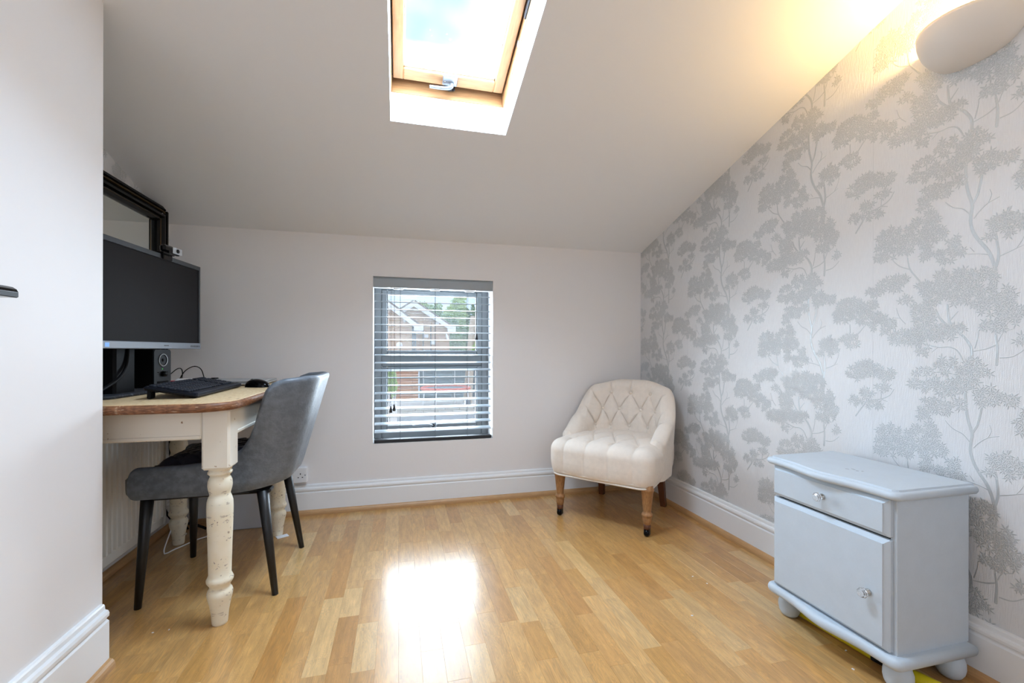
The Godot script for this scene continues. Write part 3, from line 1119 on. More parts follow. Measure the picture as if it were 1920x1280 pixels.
	for x in [-0.208, 0.004, 0.206]:
		for z in [-0.026, 0.026]:
			st = S()
			tube(st, [Vector3(x, 0.945, z), Vector3(x, 0.02, z)], 0.0011, 5)
			obj("ladder_cord", st, M["cord"], b)
	var spots := [[-0.263, 0.225], [-0.243, 0.235], [0.262, 0.67]]
	for q in spots:
		st = S()
		tube(st, [Vector3(q[0], 0.945, 0.031), Vector3(q[0], q[1], 0.033)], 0.0011, 5)
		obj("pull_cord", st, M["cord"], b)
		st = S(true)
		lathe(st, [Vector2(0, -0.040), Vector2(0.009, -0.040), Vector2(0.010, -0.034), Vector2(0.006, -0.012), Vector2(0.0045, 0.0), Vector2(0, 0.0)], 10, Vector3(q[0], q[1], 0.033))
		obj("tassel", st, M["dark grey"], b)

# ---------------------------------------------------------------- seen through the window
func leafy(parent: Node, called: String, c: Vector3, r: Vector3, n: int, size: float, m: Material, sd: int) -> void:
	var q := RandomNumberGenerator.new()
	q.seed = sd
	var st := S()
	for k in 3:
		var a := PI * k / 3.0
		var d := Vector3(cos(a), 0.25 * (k - 1), sin(a)) * 0.5
		tri(st, Vector3(0, -0.4, 0) - d * 0.3, Vector3(0, 0.1, 0) + d, Vector3(0, 0.5, 0) - d * 0.6, Vector3(sin(a), 0, -cos(a)))
	st.generate_normals()
	var mm := MultiMesh.new()
	mm.transform_format = MultiMesh.TRANSFORM_3D
	mm.mesh = st.commit()
	mm.instance_count = n
	var lump := noise(sd, 0.9 / r.x, 3)
	for i in n:
		var d := Vector3(q.randfn(), q.randfn(), q.randfn()).normalized()
		var k := (0.72 + 0.55 * lump.get_noise_3dv(d * r.x)) * pow(q.randf(), 0.22)
		var b := Basis(Vector3(q.randfn(), q.randfn(), q.randfn()).normalized(), q.randf() * TAU).scaled(Vector3.ONE * size * q.randf_range(0.6, 1.3))
		mm.set_instance_transform(i, Transform3D(b, c + d * r * k))
	var o := MultiMeshInstance3D.new()
	o.multimesh = mm
	o.material_override = m
	o.name = called
	o.set_meta("kind", "stuff")
	parent.add_child(o, true)

func tree(label: String, x: float, z: float, h: float, r: float, m: Material, sd: int) -> void:
	var o := thing("tree", label, "tree", Vector3(x, -2.6, z), 0.0, "trees beyond the brick houses")
	var st := S(true)
	tube(st, curve([Vector3.ZERO, Vector3(0.1, h * 0.3, 0), Vector3(-0.1, h * 0.7, 0.1)], 8), 0.28, 8, 0.1)
	obj("trunk", st, M["dark wood"], o)
	leafy(o, "foliage", Vector3(0, h * 0.62, 0), Vector3(r, h * 0.42, r), 3600, 0.42, m, sd)

func gable_house(o: Node3D, x0: float, x1: float, peak: Vector2, eave: float, depth: float) -> void:
	# local: ground at 0, gable faces +z; peak is (x, y)
	var half := maxf(peak.x - x0, x1 - peak.x)
	var l := peak.x - half
	var rr := peak.x + half
	var st := S()
	var poly := [Vector2(l, 0), Vector2(rr, 0), Vector2(rr, eave), Vector2(peak.x, peak.y), Vector2(l, eave)]
	extrude(st, poly, Vector3(0, 0, -depth), Vector3.ZERO, Vector3.RIGHT)
	obj("walls", st, M["brick"], o)
	st = S()
	var sl := (peak.y - eave) / half
	for s in [-1.0, 1.0]:
		var e := Vector2(s, -sl).normalized()
		var a := Vector2(peak.x, peak.y)
		var b := a + e * (half / absf(e.x) + 0.35)
		var up := Vector2(-e.y, e.x) * (1.0 if s > 0 else -1.0)
		extrude(st, [a, b, b + up * 0.12, a + up * 0.12], Vector3(0, 0, -depth - 0.2), Vector3(0, 0, 0.30), Vector3.RIGHT)
	obj("roof", st, M["roof tile"], o)
	for s in [-1.0, 1.0]:
		st = S()
		var e := Vector2(s, -sl).normalized()
		var a := Vector2(peak.x, peak.y + 0.02)
		var b := a + e * (half / absf(e.x) + 0.32)
		extrude(st, [a, b, b + Vector2(0, -0.30), a + Vector2(0, -0.34)], Vector3(0, 0, 0.22), Vector3(0, 0, 0.31), Vector3.RIGHT)
		obj("barge_board", st, M["outdoor white"], o)
	st = S()
	box(st, Vector3(rr + 0.12, eave - 0.22, 0.12), Vector3(0.55, 0.42, 0.42), 0.03)
	obj("eaves_box", st, M["outdoor white"], o)

func outside() -> void:
	mat("brick", Color.WHITE, 0.85)
	var bd := PackedByteArray()
	bd.resize(256 * 256 * 3)
	var q := RandomNumberGenerator.new()
	q.seed = 5
	var tone := []
	for i in 128:
		tone.append(q.randf())
	for y in 256:
		var row := y / 16
		for x in 256:
			var xx := posmod(x + (24 if row % 2 == 1 else 0), 256)
			var t: float = tone[(row * 7 + xx / 48 * 13) % 128]
			var c := srgb(206, 172, 134).lerp(srgb(186, 140, 108), t)
			if y % 16 < 2 or xx % 48 < 2:
				c = srgb(214, 202, 184)
			bd[(y * 256 + x) * 3] = int(c.r * 255)
			bd[(y * 256 + x) * 3 + 1] = int(c.g * 255)
			bd[(y * 256 + x) * 3 + 2] = int(c.b * 255)
	tri_map(M["brick"], ImageTexture.create_from_image(Image.create_from_data(256, 256, false, Image.FORMAT_RGB8, bd)), Vector3.ONE * 0.85)
	mat("roof tile", srgb(138, 122, 110), 0.9)
	mat("outdoor white", srgb(246, 246, 246), 0.5)
	mat("pipe grey", srgb(96, 98, 104), 0.5)
	mat("leaf light", srgb(178, 206, 106), 0.7)
	mat("leaf mid", srgb(146, 180, 92), 0.7)
	mat("leaf dark", srgb(108, 146, 80), 0.7)
	for k in ["leaf light", "leaf mid", "leaf dark"]:
		M[k].backlight_enabled = true
		M[k].backlight = Color(0.5, 0.5, 0.4)
	mat("cedar", srgb(196, 132, 84), 0.7)
	mat("cedar dark", srgb(176, 112, 68), 0.7)
	mat("fence grey", srgb(100, 108, 114), 0.8)
	mat("paving", srgb(206, 202, 194), 0.85)
	mat("bark", srgb(196, 178, 158), 0.85)
	mat("roof felt", srgb(150, 156, 160), 0.8)
	mat("trampoline red", srgb(226, 120, 104), 0.6)
	mat("net grey", srgb(118, 122, 126), 0.8)
	# ground
	var st := S()
	span(st, Vector3(-30, -2.0, -70), Vector3(40, -1.42, -11.0))
	struct("ground", st, M["paving"])
	# brick houses
	var o := thing("brick_house", "brick house with white barge boards whose whole gable shows through the window", "house", Vector3(0, -2.6, -30))
	gable_house(o, -1.4, 3.28, Vector2(0.945, 6.75), 5.2, 9.0)
	st = S(true)
	lathe(st, [Vector2(0, -0.02), Vector2(0.14, 0.0), Vector2(0.22, 0.04), Vector2(0.26, 0.09), Vector2(0.25, 0.09), Vector2(0, 0.0)], 18, Vector3(3.05, 4.4, 0.35), Basis(Vector3.UP, -0.35) * Basis(Vector3.FORWARD, PI / 2 - 0.3))
	obj("satellite_dish", st, M["outdoor white"], o)
	for x in [2.05, 1.55]:
		st = S()
		tube(st, [Vector3(x, 5.3, 0.1), Vector3(x, 2.0, 0.1)], 0.035, 6)
		obj("waste_pipe", st, M["pipe grey"], o)
	for e in [[1.75, 4.5], [2.2, 4.05], [2.45, 5.35]]:
		st = S()
		box(st, Vector3(e[0], e[1], 0.06), Vector3(0.28, 0.22, 0.12), 0.02)
		obj("vent_box", st, M["outdoor white"], o)
	o = thing("brick_house", "nearer brick house at the left whose roof slope runs down behind the blind", "house", Vector3(0, -2.6, -27))
	gable_house(o, -5.2, 0.93, Vector2(-2.1, 7.45), 5.12, 2.4)
	st = S()
	for x in [0.80, 0.93]:
		tube(st, [Vector3(x, 5.0, 0.12), Vector3(x, 0.2, 0.12)], 0.055, 8)
	obj("downpipe", st, M["pipe grey"], o)
	st = S(true)
	lathe(st, [Vector2(0, 0), Vector2(0.19, 0), Vector2(0.17, 0.06), Vector2(0, 0.09)], 16, Vector3(0.02, 3.85, 0.0), Basis(Vector3.RIGHT, PI / 2))
	obj("round_vent", st, M["outdoor white"], o)
	st = S(true)
	lathe(st, [Vector2(0, 0), Vector2(0.1, 0), Vector2(0.08, 0.1), Vector2(0, 0.12)], 12, Vector3(0.32, 5.3, 0.0), Basis(Vector3.RIGHT, PI / 2))
	obj("security_lamp", st, M["outdoor white"], o)
	# trees behind
	tree("yellow-green bushy tree just right of the gable house", 2.6, -44, 8.6, 2.4, M["leaf mid"], 101)
	tree("bright green tall round tree beyond the middle of the garden", 5.7, -46, 9.6, 2.2, M["leaf light"], 102)
	tree("dark low tree between the gable house and the pale trunk", 4.2, -38, 6.6, 2.0, M["leaf dark"], 103)
	tree("dark green tree in the far right edge of the view", 9.0, -45, 9.4, 2.4, M["leaf dark"], 104)
	# pale pollarded trunk
	o = thing("pollard_trunk", "pale thick pollarded tree trunk with a leafy tuft near the right of the window view", "tree", Vector3(3.2, -2.6, -20))
	st = S(true)
	tube(st, curve([Vector3(-0.25, 0, 0), Vector3(-0.1, 2.5, 0), Vector3(0.0, 4.2, 0), Vector3(0.1, 5.1, 0)], 12), 0.22, 10, 0.15)
	tube(st, curve([Vector3(0.0, 3.6, 0), Vector3(0.25, 4.5, 0.1), Vector3(0.3, 5.0, 0)], 6), 0.1, 8, 0.07)
	obj("trunk", st, M["bark"], o)
	leafy(o, "foliage", Vector3(0.2, 3.6, 0.1), Vector3(0.3, 0.5, 0.3), 240, 0.16, M["leaf light"], 105)
	# grey flat-roofed outbuilding beyond the garden fence
	o = thing("outbuilding", "low grey outbuilding with a flat felt roof in front of the gable house", "shed", Vector3(2.75, -2.6, -25))
	st = S()
	box(st, Vector3(0, 1.5, 0), Vector3(3.2, 3.0, 2.0), 0.02)
	obj("walls", st, M["net grey"], o)
	st = S()
	extrude(st, [Vector2(-1.6, 3.0), Vector2(1.7, 3.0), Vector2(1.7, 3.5), Vector2(-1.35, 3.58)], Vector3(0, 0, -1.1), Vector3(0, 0, 1.1), Vector3.RIGHT)
	obj("roof", st, M["roof felt"], o)
	# cedar screen, board by board
	o = thing("cedar_screen", "orange cedar garden screen of horizontal boards left of the dark fence", "fence", Vector3(0.3, -1.42, -22))
	for i in 12:
		st = S()
		box(st, Vector3(-0.06, 0.07 + 0.125 * i, 0), Vector3(0.74, 0.115, 0.03), 0.008)
		obj("board", st, M["cedar" if i % 3 != 1 else "cedar dark"], o)
		st = S()
		box(st, Vector3(0.47, 0.07 + 0.125 * i, 0.01), Vector3(0.28, 0.09, 0.03), 0.008)
		obj("slat", st, M["cedar"], o)
	st = S()
	box(st, Vector3(0.1, 0.75, -0.06), Vector3(1.06, 1.5, 0.04), 0.005)
	obj("backing", st, M["cedar dark"], o)
	st = S()
	box(st, Vector3(0.64, 0.76, 0.0), Vector3(0.07, 1.52, 0.07), 0.005)
	obj("post", st, M["pale grey"], o)
	# dark fence panels
	o = thing("dark_fence", "dark grey garden fence of wide panels behind the trampoline", "fence", Vector3(2.9, -1.42, -22.3))
	for i in 5:
		st = S()
		box(st, Vector3(-1.55 + 0.82 * i, 0.75, 0), Vector3(0.80, 1.5, 0.05), 0.01)
		obj("panel", st, M["fence grey"], o)
	# trampoline
	o = thing("trampoline", "round trampoline with a red padded rim on white legs before the dark fence", "trampoline", Vector3(1.93, -1.42, -19))
	st = S(true)
	var ring := []
	for k in 37:
		ring.append(Vector3(cos(TAU * k / 36.0) * 1.0, 0.76, sin(TAU * k / 36.0) * 1.0))
	tube(st, ring, 0.07, 8)
	obj("padded_rim", st, M["trampoline red"], o)
	st = S()
	lathe(st, [Vector2(0, 0.75), Vector2(1.0, 0.75), Vector2(1.0, 0.77), Vector2(0, 0.77)], 36)
	obj("mat", st, M["fence grey"], o)
	for k in 4:
		var a := TAU * k / 4.0 + 0.5
		st = S()
		tube(st, [Vector3(cos(a) * 0.98, 0.73, sin(a) * 0.98), Vector3(cos(a) * 1.05, 0.0, sin(a) * 1.05)], 0.03, 6)
		obj("leg", st, M["outdoor white"], o)
		st = S()
		tube(st, [Vector3(cos(a) * 1.02, 0.75, sin(a) * 1.02), Vector3(cos(a) * 1.06, 2.0, sin(a) * 1.06)], 0.011, 6)
		obj("net_pole", st, M["outdoor white"], o)
	# climbing shrub and neighbouring wall
	o = thing("garden_shrub", "bright green leafy shrub at the left edge of the lower pane", "shrub", Vector3(-0.22, -2.6, -12))
	st = S()
	tube(st, [Vector3.ZERO, Vector3(0.02, 2.6, 0)], 0.03, 6)
	obj("stem", st, M["dark wood"], o)
	leafy(o, "foliage", Vector3(0, 2.72, 0), Vector3(0.2, 0.5, 0.2), 420, 0.10, M["leaf light"], 106)
	o = thing("garden_wall", "low pale garden wall of stone courses across the patio", "wall", Vector3(2.0, -1.42, -17.0))
	for i in 2:
		for k in 9:
			st = S()
			box(st, Vector3(-2.5 + 0.55 * k + (0.27 if i % 2 == 1 else 0.0), 0.056 + 0.112 * i, 0), Vector3(0.54, 0.106, 0.2), 0.015)
			obj("stone", st, M["paving"], o)
	# flat roof just below the window
	o = thing("extension_roof", "grey felted flat roof with a white upstand just below the window", "roof", Vector3(0.8, -2.6, -9.4))
	st = S()
	box(st, Vector3(0.15, 1.95, 0), Vector3(2.2, 0.3, 1.0), 0.02)
	obj("deck", st, M["roof felt"], o)
	st = S()
	box(st, Vector3(-0.90, 2.1, 0.5), Vector3(0.13, 0.9, 0.3), 0.02)
	obj("upstand", st, M["outdoor white"], o)
	st = S()
	box(st, Vector3(0.15, 0.9, 0), Vector3(2.0, 1.8, 0.9), 0.0)
	obj("walls", st, M["brick"], o)

# ---------------------------------------------------------------- pine table
func table() -> void:
	var o := thing("desk_table", "old cream painted table with turned chipped legs and a scrubbed wooden top", "table", Vector3(-0.84, 0, -2.115))
	var lo := Vector2(-0.325, -0.54)
	var hi := Vector2(0.315, 0.511)
	var st := S(true)
	slab(st, round_rect(lo.x, lo.y, hi.x, hi.y, 0.115, 10), 0.7495, 0.7785, 0.011, 4)
	var top := obj("tabletop", st, M["worn table edge"], o)
	st = S()
	var e := 0.009
	slab(st, round_rect(lo.x + e, lo.y + e, hi.x - e, hi.y - e, 0.106, 10), 0.775, 0.780, 0.001, 1)
	obj("scrubbed_surface", st, M["table top"], top)
	# legs: square block above, turned below
	var prof := [Vector2(0.0, 0.0), Vector2(0.023, 0.0), Vector2(0.0245, 0.006), Vector2(0.027, 0.040), Vector2(0.033, 0.075), Vector2(0.0385, 0.098), Vector2(0.0395, 0.108), Vector2(0.037, 0.118), Vector2(0.032, 0.126), Vector2(0.031, 0.131), Vector2(0.034, 0.138), Vector2(0.0405, 0.148), Vector2(0.0415, 0.156), Vector2(0.038, 0.164), Vector2(0.0345, 0.172), Vector2(0.035, 0.20), Vector2(0.037, 0.28), Vector2(0.0395, 0.36), Vector2(0.0405, 0.405), Vector2(0.0395, 0.425), Vector2(0.035, 0.441), Vector2(0.0315, 0.449), Vector2(0.0325, 0.456), Vector2(0.036, 0.470), Vector2(0.0375, 0.482), Vector2(0.0365, 0.496), Vector2(0.032, 0.508), Vector2(0.0295, 0.514), Vector2(0.033, 0.519), Vector2(0.0375, 0.523), Vector2(0.0375, 0.529), Vector2(0.033, 0.533), Vector2(0.036, 0.538), Vector2(0.037, 0.546)]
	for q in [[0.237, 0.368], [0.237, -0.392], [-0.205, 0.368], [-0.205, -0.392]]:
		st = S(true)
		lathe(st, prof, 28, Vector3(q[0], 0, q[1]))
		var leg := obj("leg", st, M["chipped cream paint"], o)
		st = S()
		box(st, Vector3(q[0], 0.646, q[1]), Vector3(0.086, 0.208, 0.086), 0.007)
		obj("leg_block", st, M["cream paint"], leg)
	# aprons between the blocks, each with a bead along its foot
	for a in [[Vector3(0.016, 0.70, 0.397), Vector3(0.356, 0.10, 0.022)], [Vector3(0.016, 0.70, -0.421), Vector3(0.356, 0.10, 0.022)], [Vector3(0.262, 0.70, -0.012), Vector3(0.022, 0.10, 0.674)], [Vector3(-0.23, 0.70, -0.012), Vector3(0.022, 0.10, 0.674)]]:
		st = S()
		box(st, a[0], a[1], 0.003)
		var b := a[1] as Vector3
		box(st, a[0] - Vector3(0, 0.044, 0), Vector3(b.x + (0.005 if b.x < 0.1 else 0.0), 0.016, b.z + (0.005 if b.z < 0.1 else 0.0)), 0.004)
		obj("apron", st, M["cream paint"], o)

# ---------------------------------------------------------------- on and round the table
func desk_things() -> void:
	# monitor
	var o := thing("monitor", "large black flat monitor, switched off, standing on the table with its screen facing the room", "monitor", Vector3(-0.897, 0.780, -1.977), deg_to_rad(85.0))
	var w := 0.62
	var y0 := 0.174
	var y1 := 0.543
	var st := S()
	box(st, Vector3(0, (y0 + y1) * 0.5, -0.022), Vector3(w, y1 - y0, 0.034), 0.004)
	box(st, Vector3(0, (y0 + y1) * 0.5, -0.045), Vector3(w * 0.7, (y1 - y0) * 0.7, 0.03), 0.01)
	obj("housing", st, M["black plastic"], o)
	st = S()
	for e in [[-w / 2, y0, -w / 2 + 0.011, y1], [w / 2 - 0.011, y0, w / 2, y1], [-w / 2, y1 - 0.018, w / 2, y1]]:
		span(st, Vector3(e[0], e[1], -0.008), Vector3(e[2], e[3], 0.001), 0.001)
	obj("bezel", st, M["dark grey"], o)
	st = S()
	span(st, Vector3(-w / 2, y0, -0.008), Vector3(w / 2, y0 + 0.026, 0.003), 0.002)
	var chin := obj("chin", st, M["grey plastic"], o)
	st = S()
	for i in 6:
		box(st, Vector3(w / 2 - 0.016 - 0.0125 * i, y0 + 0.012, 0.0032), Vector3(0.006, 0.008, 0.001), 0.0003)
	obj("button", st, M["dark grey"], chin)
	st = S()
	box(st, Vector3(0.055, y0 + 0.013, 0.0031), Vector3(0.03, 0.004, 0.0006))
	obj("maker_mark", st, M["dark grey"], chin)
	st = S()
	box(st, Vector3(-0.262, y0 + 0.013, 0.0031), Vector3(0.020, 0.014, 0.0004))
	var label_blue := mat("sticker blue", srgb(84, 150, 220), 0.4)
	obj("sticker", st, label_blue, chin)
	st = S()
	span(st, Vector3(-w / 2 + 0.010, y0 + 0.025, -0.008), Vector3(w / 2 - 0.010, y1 - 0.017, -0.0035))
	obj("screen", st, M["screen"], o)
	st = S()
	box(st, Vector3(-0.045, 0.16, -0.10), Vector3(0.11, 0.32, 0.045), 0.008)
	obj("neck", st, M["black plastic"], o)
	st = S(true)
	slab(st, round_rect(-0.2, -0.24, 0.16, -0.035, 0.04, 5), 0.0, 0.012, 0.005, 2)
	obj("base", st, M["dusty black"], o)
	# webcam on its top edge
	var t := thing("webcam", "small webcam with a silver face clipped on the top edge of the monitor", "webcam", o.position + o.basis * Vector3(0.075, y1, -0.006), deg_to_rad(85.0))
	st = S()
	box(st, Vector3(-0.035, 0.003, 0.010), Vector3(0.075, 0.006, 0.034), 0.002)
	box(st, Vector3(-0.02, -0.008, 0.011), Vector3(0.06, 0.022, 0.008), 0.003)
	obj("clip", st, M["gloss black"], t)
	st = S(true)
	lathe(st, [Vector2(0, 0.004), Vector2(0.012, 0.004), Vector2(0.012, 0.014), Vector2(0, 0.014)], 14)
	obj("swivel", st, M["gloss black"], t)
	var hb := Basis(Vector3.UP, deg_to_rad(-4.0))
	st = S()
	box(st, Vector3(0.008, 0.026, 0.008), Vector3(0.105, 0.030, 0.024), 0.008, hb)
	var head := obj("camera_body", st, M["gloss black"], t)
	st = S()
	box(st, Vector3(0.008, 0.026, 0.008) + hb * Vector3(0.022, 0, 0.0123), Vector3(0.056, 0.026, 0.002), 0.0009, hb)
	obj("face_plate", st, M["silver"], head)
	st = S(true)
	lathe(st, [Vector2(0, 0), Vector2(0.008, 0), Vector2(0.008, 0.003), Vector2(0.005, 0.0035), Vector2(0, 0.002)], 16, Vector3(0.008, 0.026, 0.008) + hb * Vector3(0.022, 0, 0.013), hb * Basis(Vector3.RIGHT, PI / 2))
	obj("lens", st, M["gloss black"], head)
	# speaker
	o = thing("speaker", "black desktop speaker with a round driver and volume knob behind the keyboard", "speaker", Vector3(-1.055, 0.780, -2.290), -0.16)
	st = S()
	extrude(st, [Vector2(-0.056, 0), Vector2(0.040, 0), Vector2(0.036, 0.172), Vector2(-0.042, 0.172), Vector2(-0.050, 0.166)], Vector3(0, 0, -0.053), Vector3(0, 0, 0.053), Vector3.RIGHT)
	obj("cabinet", st, M["black plastic"], o)
	st = S()
	var ol := []
	for q in round_rect(-0.053, 0.004, 0.053, 0.172, 0.014, 4):
		ol.append(q)
	extrude(st, ol, Vector3(0.036, 0, 0), Vector3(0.042, 0, 0), Vector3.BACK)
	var fr := obj("front_panel", st, M["speaker front"], o)
	var fb := Basis(Vector3.FORWARD, PI / 2)
	st = S(true)
	lathe(st, [Vector2(0.024, 0), Vector2(0.0275, 0), Vector2(0.0285, 0.003), Vector2(0.0265, 0.005), Vector2(0.024, 0.003)], 28, Vector3(0.042, 0.125, 0), fb)
	obj("driver_ring", st, M["silver"], fr)
	st = S(true)
	lathe(st, [Vector2(0.025, 0.001), Vector2(0.017, -0.004), Vector2(0.010, -0.006), Vector2(0.007, 0.0), Vector2(0, 0.003)], 24, Vector3(0.0425, 0.125, 0), fb)
	obj("driver_cone", st, M["gloss black"], fr)
	st = S(true)
	lathe(st, [Vector2(0, 0), Vector2(0.0125, 0), Vector2(0.0115, 0.014), Vector2(0.009, 0.016), Vector2(0, 0.016)], 20, Vector3(0.042, 0.064, 0), fb)
	obj("volume_knob", st, M["gloss black"], fr)
	for z in [-0.03, 0.03]:
		st = S()
		box(st, Vector3(0.042, 0.072, z), Vector3(0.001, 0.005, 0.005), 0.0002)
		obj("jack", st, M["gloss black"], fr)
	st = S()
	box(st, Vector3(0.0415, 0.022, 0), Vector3(0.002, 0.022, 0.072), 0.0008)
	obj("port_slot", st, M["gloss black"], fr)
	st = S()
	box(st, Vector3(0.0422, 0.086, 0.002), Vector3(0.001, 0.004, 0.003), 0.0002)
	var gl := mat("indicator lamp green", srgb(70, 210, 90), 0.4)
	gl.emission_enabled = true
	gl.emission = srgb(60, 230, 80)
	gl.emission_energy_multiplier = 0.8
	obj("indicator_light", st, gl, fr)
	# keyboard, its back propped on two feet
	o = thing("keyboard", "black wired keyboard lying along the table edge with its back propped up", "keyboard", Vector3(-0.772, 0.808, -2.028), 1.605)
	o.rotation.x = 0.20
	st = S()
	box(st, Vector3(0, -0.004, 0), Vector3(0.515, 0.014, 0.165), 0.006)
	obj("case", st, M["keyboard"], o)
	st = S()
	box(st, Vector3(0, 0.0035, 0.070), Vector3(0.50, 0.004, 0.022), 0.002)
	obj("palm_edge", st, M["keys"], o)
	st = S()
	var rows := 6
	for r in rows:
		var z := -0.062 + 0.0195 * r + (0.004 if r > 0 else 0.0)
		for c in 21:
			if (c == 15 or c == 19) and r != 9:
				if c == 15:
					continue
			var x := -0.238 + 0.0225 * c + (0.004 * (r % 3) if c < 14 else 0.0)
			var wd := 0.0185
			if r == 5 and c >= 4 and c <= 9:
				if c != 4:
					continue
				x += 0.056
				wd = 0.131
			box(st, Vector3(x, 0.0055, z), Vector3(wd, 0.007, 0.0165), 0.002)
	var kk := obj("keys", st, M["keys"], o)
	kk.set_meta("kind", "stuff")
	for x in [-0.235, 0.225]:
		st = S()
		box(st, Vector3(x, -0.022, -0.062), Vector3(0.036, 0.034, 0.012), 0.003, Basis(Vector3.RIGHT, -0.15))
		obj("foot", st, M["black plastic"], o)
	# mouse
	o = thing("mouse", "black computer mouse beyond the end of the keyboard", "mouse", Vector3(-0.630, 0.780, -2.262), 1.2)
	st = S(true)
	grid(st, 18, 12, func(u, v):
		var a: float = TAU * u
		var b: float = v * PI * 0.5
		var x := cos(a) * cos(b) * 0.033
		var z := sin(a) * cos(b) * 0.058
		return Vector3(x, 0.036 * pow(sin(b), 0.8) * (1.0 - 1.8 * z * 1.0 - 20.0 * z * z) + 0.001, z), 1)
	obj("shell", st, M["gloss black"], o)
	st = S()
	box(st, Vector3(0, 0.002, 0), Vector3(0.05, 0.004, 0.09), 0.001)
	obj("sole", st, M["black plastic"], o)
	st = S(true)
	lathe(st, [Vector2(0, -0.003), Vector2(0.009, -0.003), Vector2(0.009, 0.003), Vector2(0, 0.003)], 14, Vector3(0, 0.028, -0.026), Basis(Vector3.FORWARD, PI / 2))
	obj("wheel", st, M["dark grey"], o)
	# closed silver laptop
	o = thing("laptop", "closed silver laptop lying flat at the far end of the table", "laptop", Vector3(-0.80, 0.780, -2.515))
	st = S()
	box(st, Vector3(0, 0.008, 0), Vector3(0.325, 0.010, 0.235), 0.003)
	obj("base", st, M["silver"], o)
	st = S()
	box(st, Vector3(0, 0.0175, 0), Vector3(0.325, 0.0065, 0.235), 0.003)
	obj("lid", st, M["silver"], o)
	for x in [-0.13, 0.13]:
		for z in [-0.09, 0.09]:
			st = S()
			box(st, Vector3(x, 0.0015, z), Vector3(0.03, 0.003, 0.012), 0.001)
			obj("rubber_foot", st, M["dark grey"], o)
	# white charger block and red box behind the keyboard
	o = thing("charger_block", "flat white charger block lying beside the speaker", "charger", Vector3(-1.03, 0.780, -2.545), 0.3)
	st = S()
	box(st, Vector3(0, 0.014, 0), Vector3(0.085, 0.027, 0.06), 0.007)
	obj("body", st, M["socket"], o)
	st = S(true)
	tube(st, curve([Vector3(0.035, 0.015, 0.025), Vector3(0.04, 0.014, 0.045), Vector3(0.035, 0.008, 0.065), Vector3(0.01, 0.004, 0.08)], 10), 0.003, 6)
	obj("lead", st, M["socket"], o)
	o = thing("card_case", "small flat red case beside the white charger block", "case", Vector3(-1.115, 0.780, -2.55), 0.2)
	st = S()
	box(st, Vector3(0, 0.009, 0), Vector3(0.065, 0.017, 0.05), 0.004)
	obj("body", st, M["red"], o)
	o = thing("adapter", "little black adapter behind the keyboard next to the charger block", "adapter", Vector3(-0.93, 0.780, -2.62))
	st = S()
	box(st, Vector3(0, 0.013, 0), Vector3(0.035, 0.026, 0.02), 0.004)
	obj("body", st, M["black plastic"], o)
	# cables
	cable("usb_cable", "thin black cable looping up behind the speaker", [Vector3(-1.14, 0.784, -2.50), Vector3(-1.11, 0.82, -2.55), Vector3(-1.085, 0.853, -2.58), Vector3(-1.070, 0.855, -2.59), Vector3(-1.068, 0.83, -2.60), Vector3(-1.075, 0.784, -2.60)], 0.0022)
	cable("power_cable", "thin black cable arching from the charger to the keyboard's far end", [Vector3(-1.10, 0.784, -2.63), Vector3(-1.07, 0.835, -2.62), Vector3(-1.035, 0.861, -2.61), Vector3(-1.005, 0.865, -2.6), Vector3(-0.978, 0.845, -2.59), Vector3(-0.955, 0.784, -2.57)], 0.0022)
	cable("monitor_cable", "thick grey black cable hanging in a curve below the monitor", [Vector3(-0.975, 0.98, -1.95), Vector3(-0.972, 0.90, -1.935), Vector3(-0.970, 0.85, -1.885), Vector3(-0.975, 0.815, -1.80), Vector3(-0.985, 0.795, -1.74), Vector3(-1.0, 0.785, -1.70)], 0.0055)
	cable("mouse_cable", "short thin black lead running from the mouse under the keyboard", [Vector3(-0.655, 0.784, -2.30), Vector3(-0.675, 0.7825, -2.325), Vector3(-0.72, 0.7825, -2.335), Vector3(-0.78, 0.7825, -2.33)], 0.0018)
	cable("floor_cable", "white cable lying in a loop on the floor under the table", [Vector3(-1.075, 0.3, -2.57), Vector3(-1.07, 0.12, -2.52), Vector3(-1.06, 0.01, -2.40), Vector3(-1.03, 0.005, -2.43), Vector3(-0.98, 0.005, -2.52), Vector3(-0.94, 0.005, -2.56)], 0.003, "socket")
	cable("hanging_cable", "black cable hanging down beside the radiator end", [Vector3(-1.085, 0.70, -2.53), Vector3(-1.08, 0.52, -2.50), Vector3(-1.078, 0.43, -2.50), Vector3(-1.09, 0.33, -2.54), Vector3(-1.09, 0.18, -2.56), Vector3(-1.07, 0.10, -2.58), Vector3(-1.05, 0.03, -2.62)], 0.0045, "black plastic")
	cable("looped_cable", "thick black cable looped low behind the far left table leg", [Vector3(-1.10, 0.70, -2.60), Vector3(-1.06, 0.50, -2.61), Vector3(-1.12, 0.38, -2.60), Vector3(-1.15, 0.24, -2.58), Vector3(-1.12, 0.10, -2.60), Vector3(-1.02, 0.05, -2.62), Vector3(-0.97, 0.02, -2.63)], 0.0065)
	cable("white_flex", "white flex running down to the floor behind the far left table leg", [Vector3(-1.06, 0.70, -2.57), Vector3(-1.09, 0.50, -2.54), Vector3(-1.11, 0.36, -2.59), Vector3(-1.08, 0.22, -2.60), Vector3(-1.10, 0.12, -2.58), Vector3(-1.05, 0.01, -2.60)], 0.0045, "socket")
	# radiator on the alcove wall
	o = thing("radiator", "white ribbed panel radiator on the wall under the table", "radiator", Vector3(XA, 0, -2.07))
	st = S()
	var sec := []
	var n := 26
	var l := 0.88
	sec.append(Vector2(-l / 2, 0.055))
	sec.append(Vector2(-l / 2, 0.097))
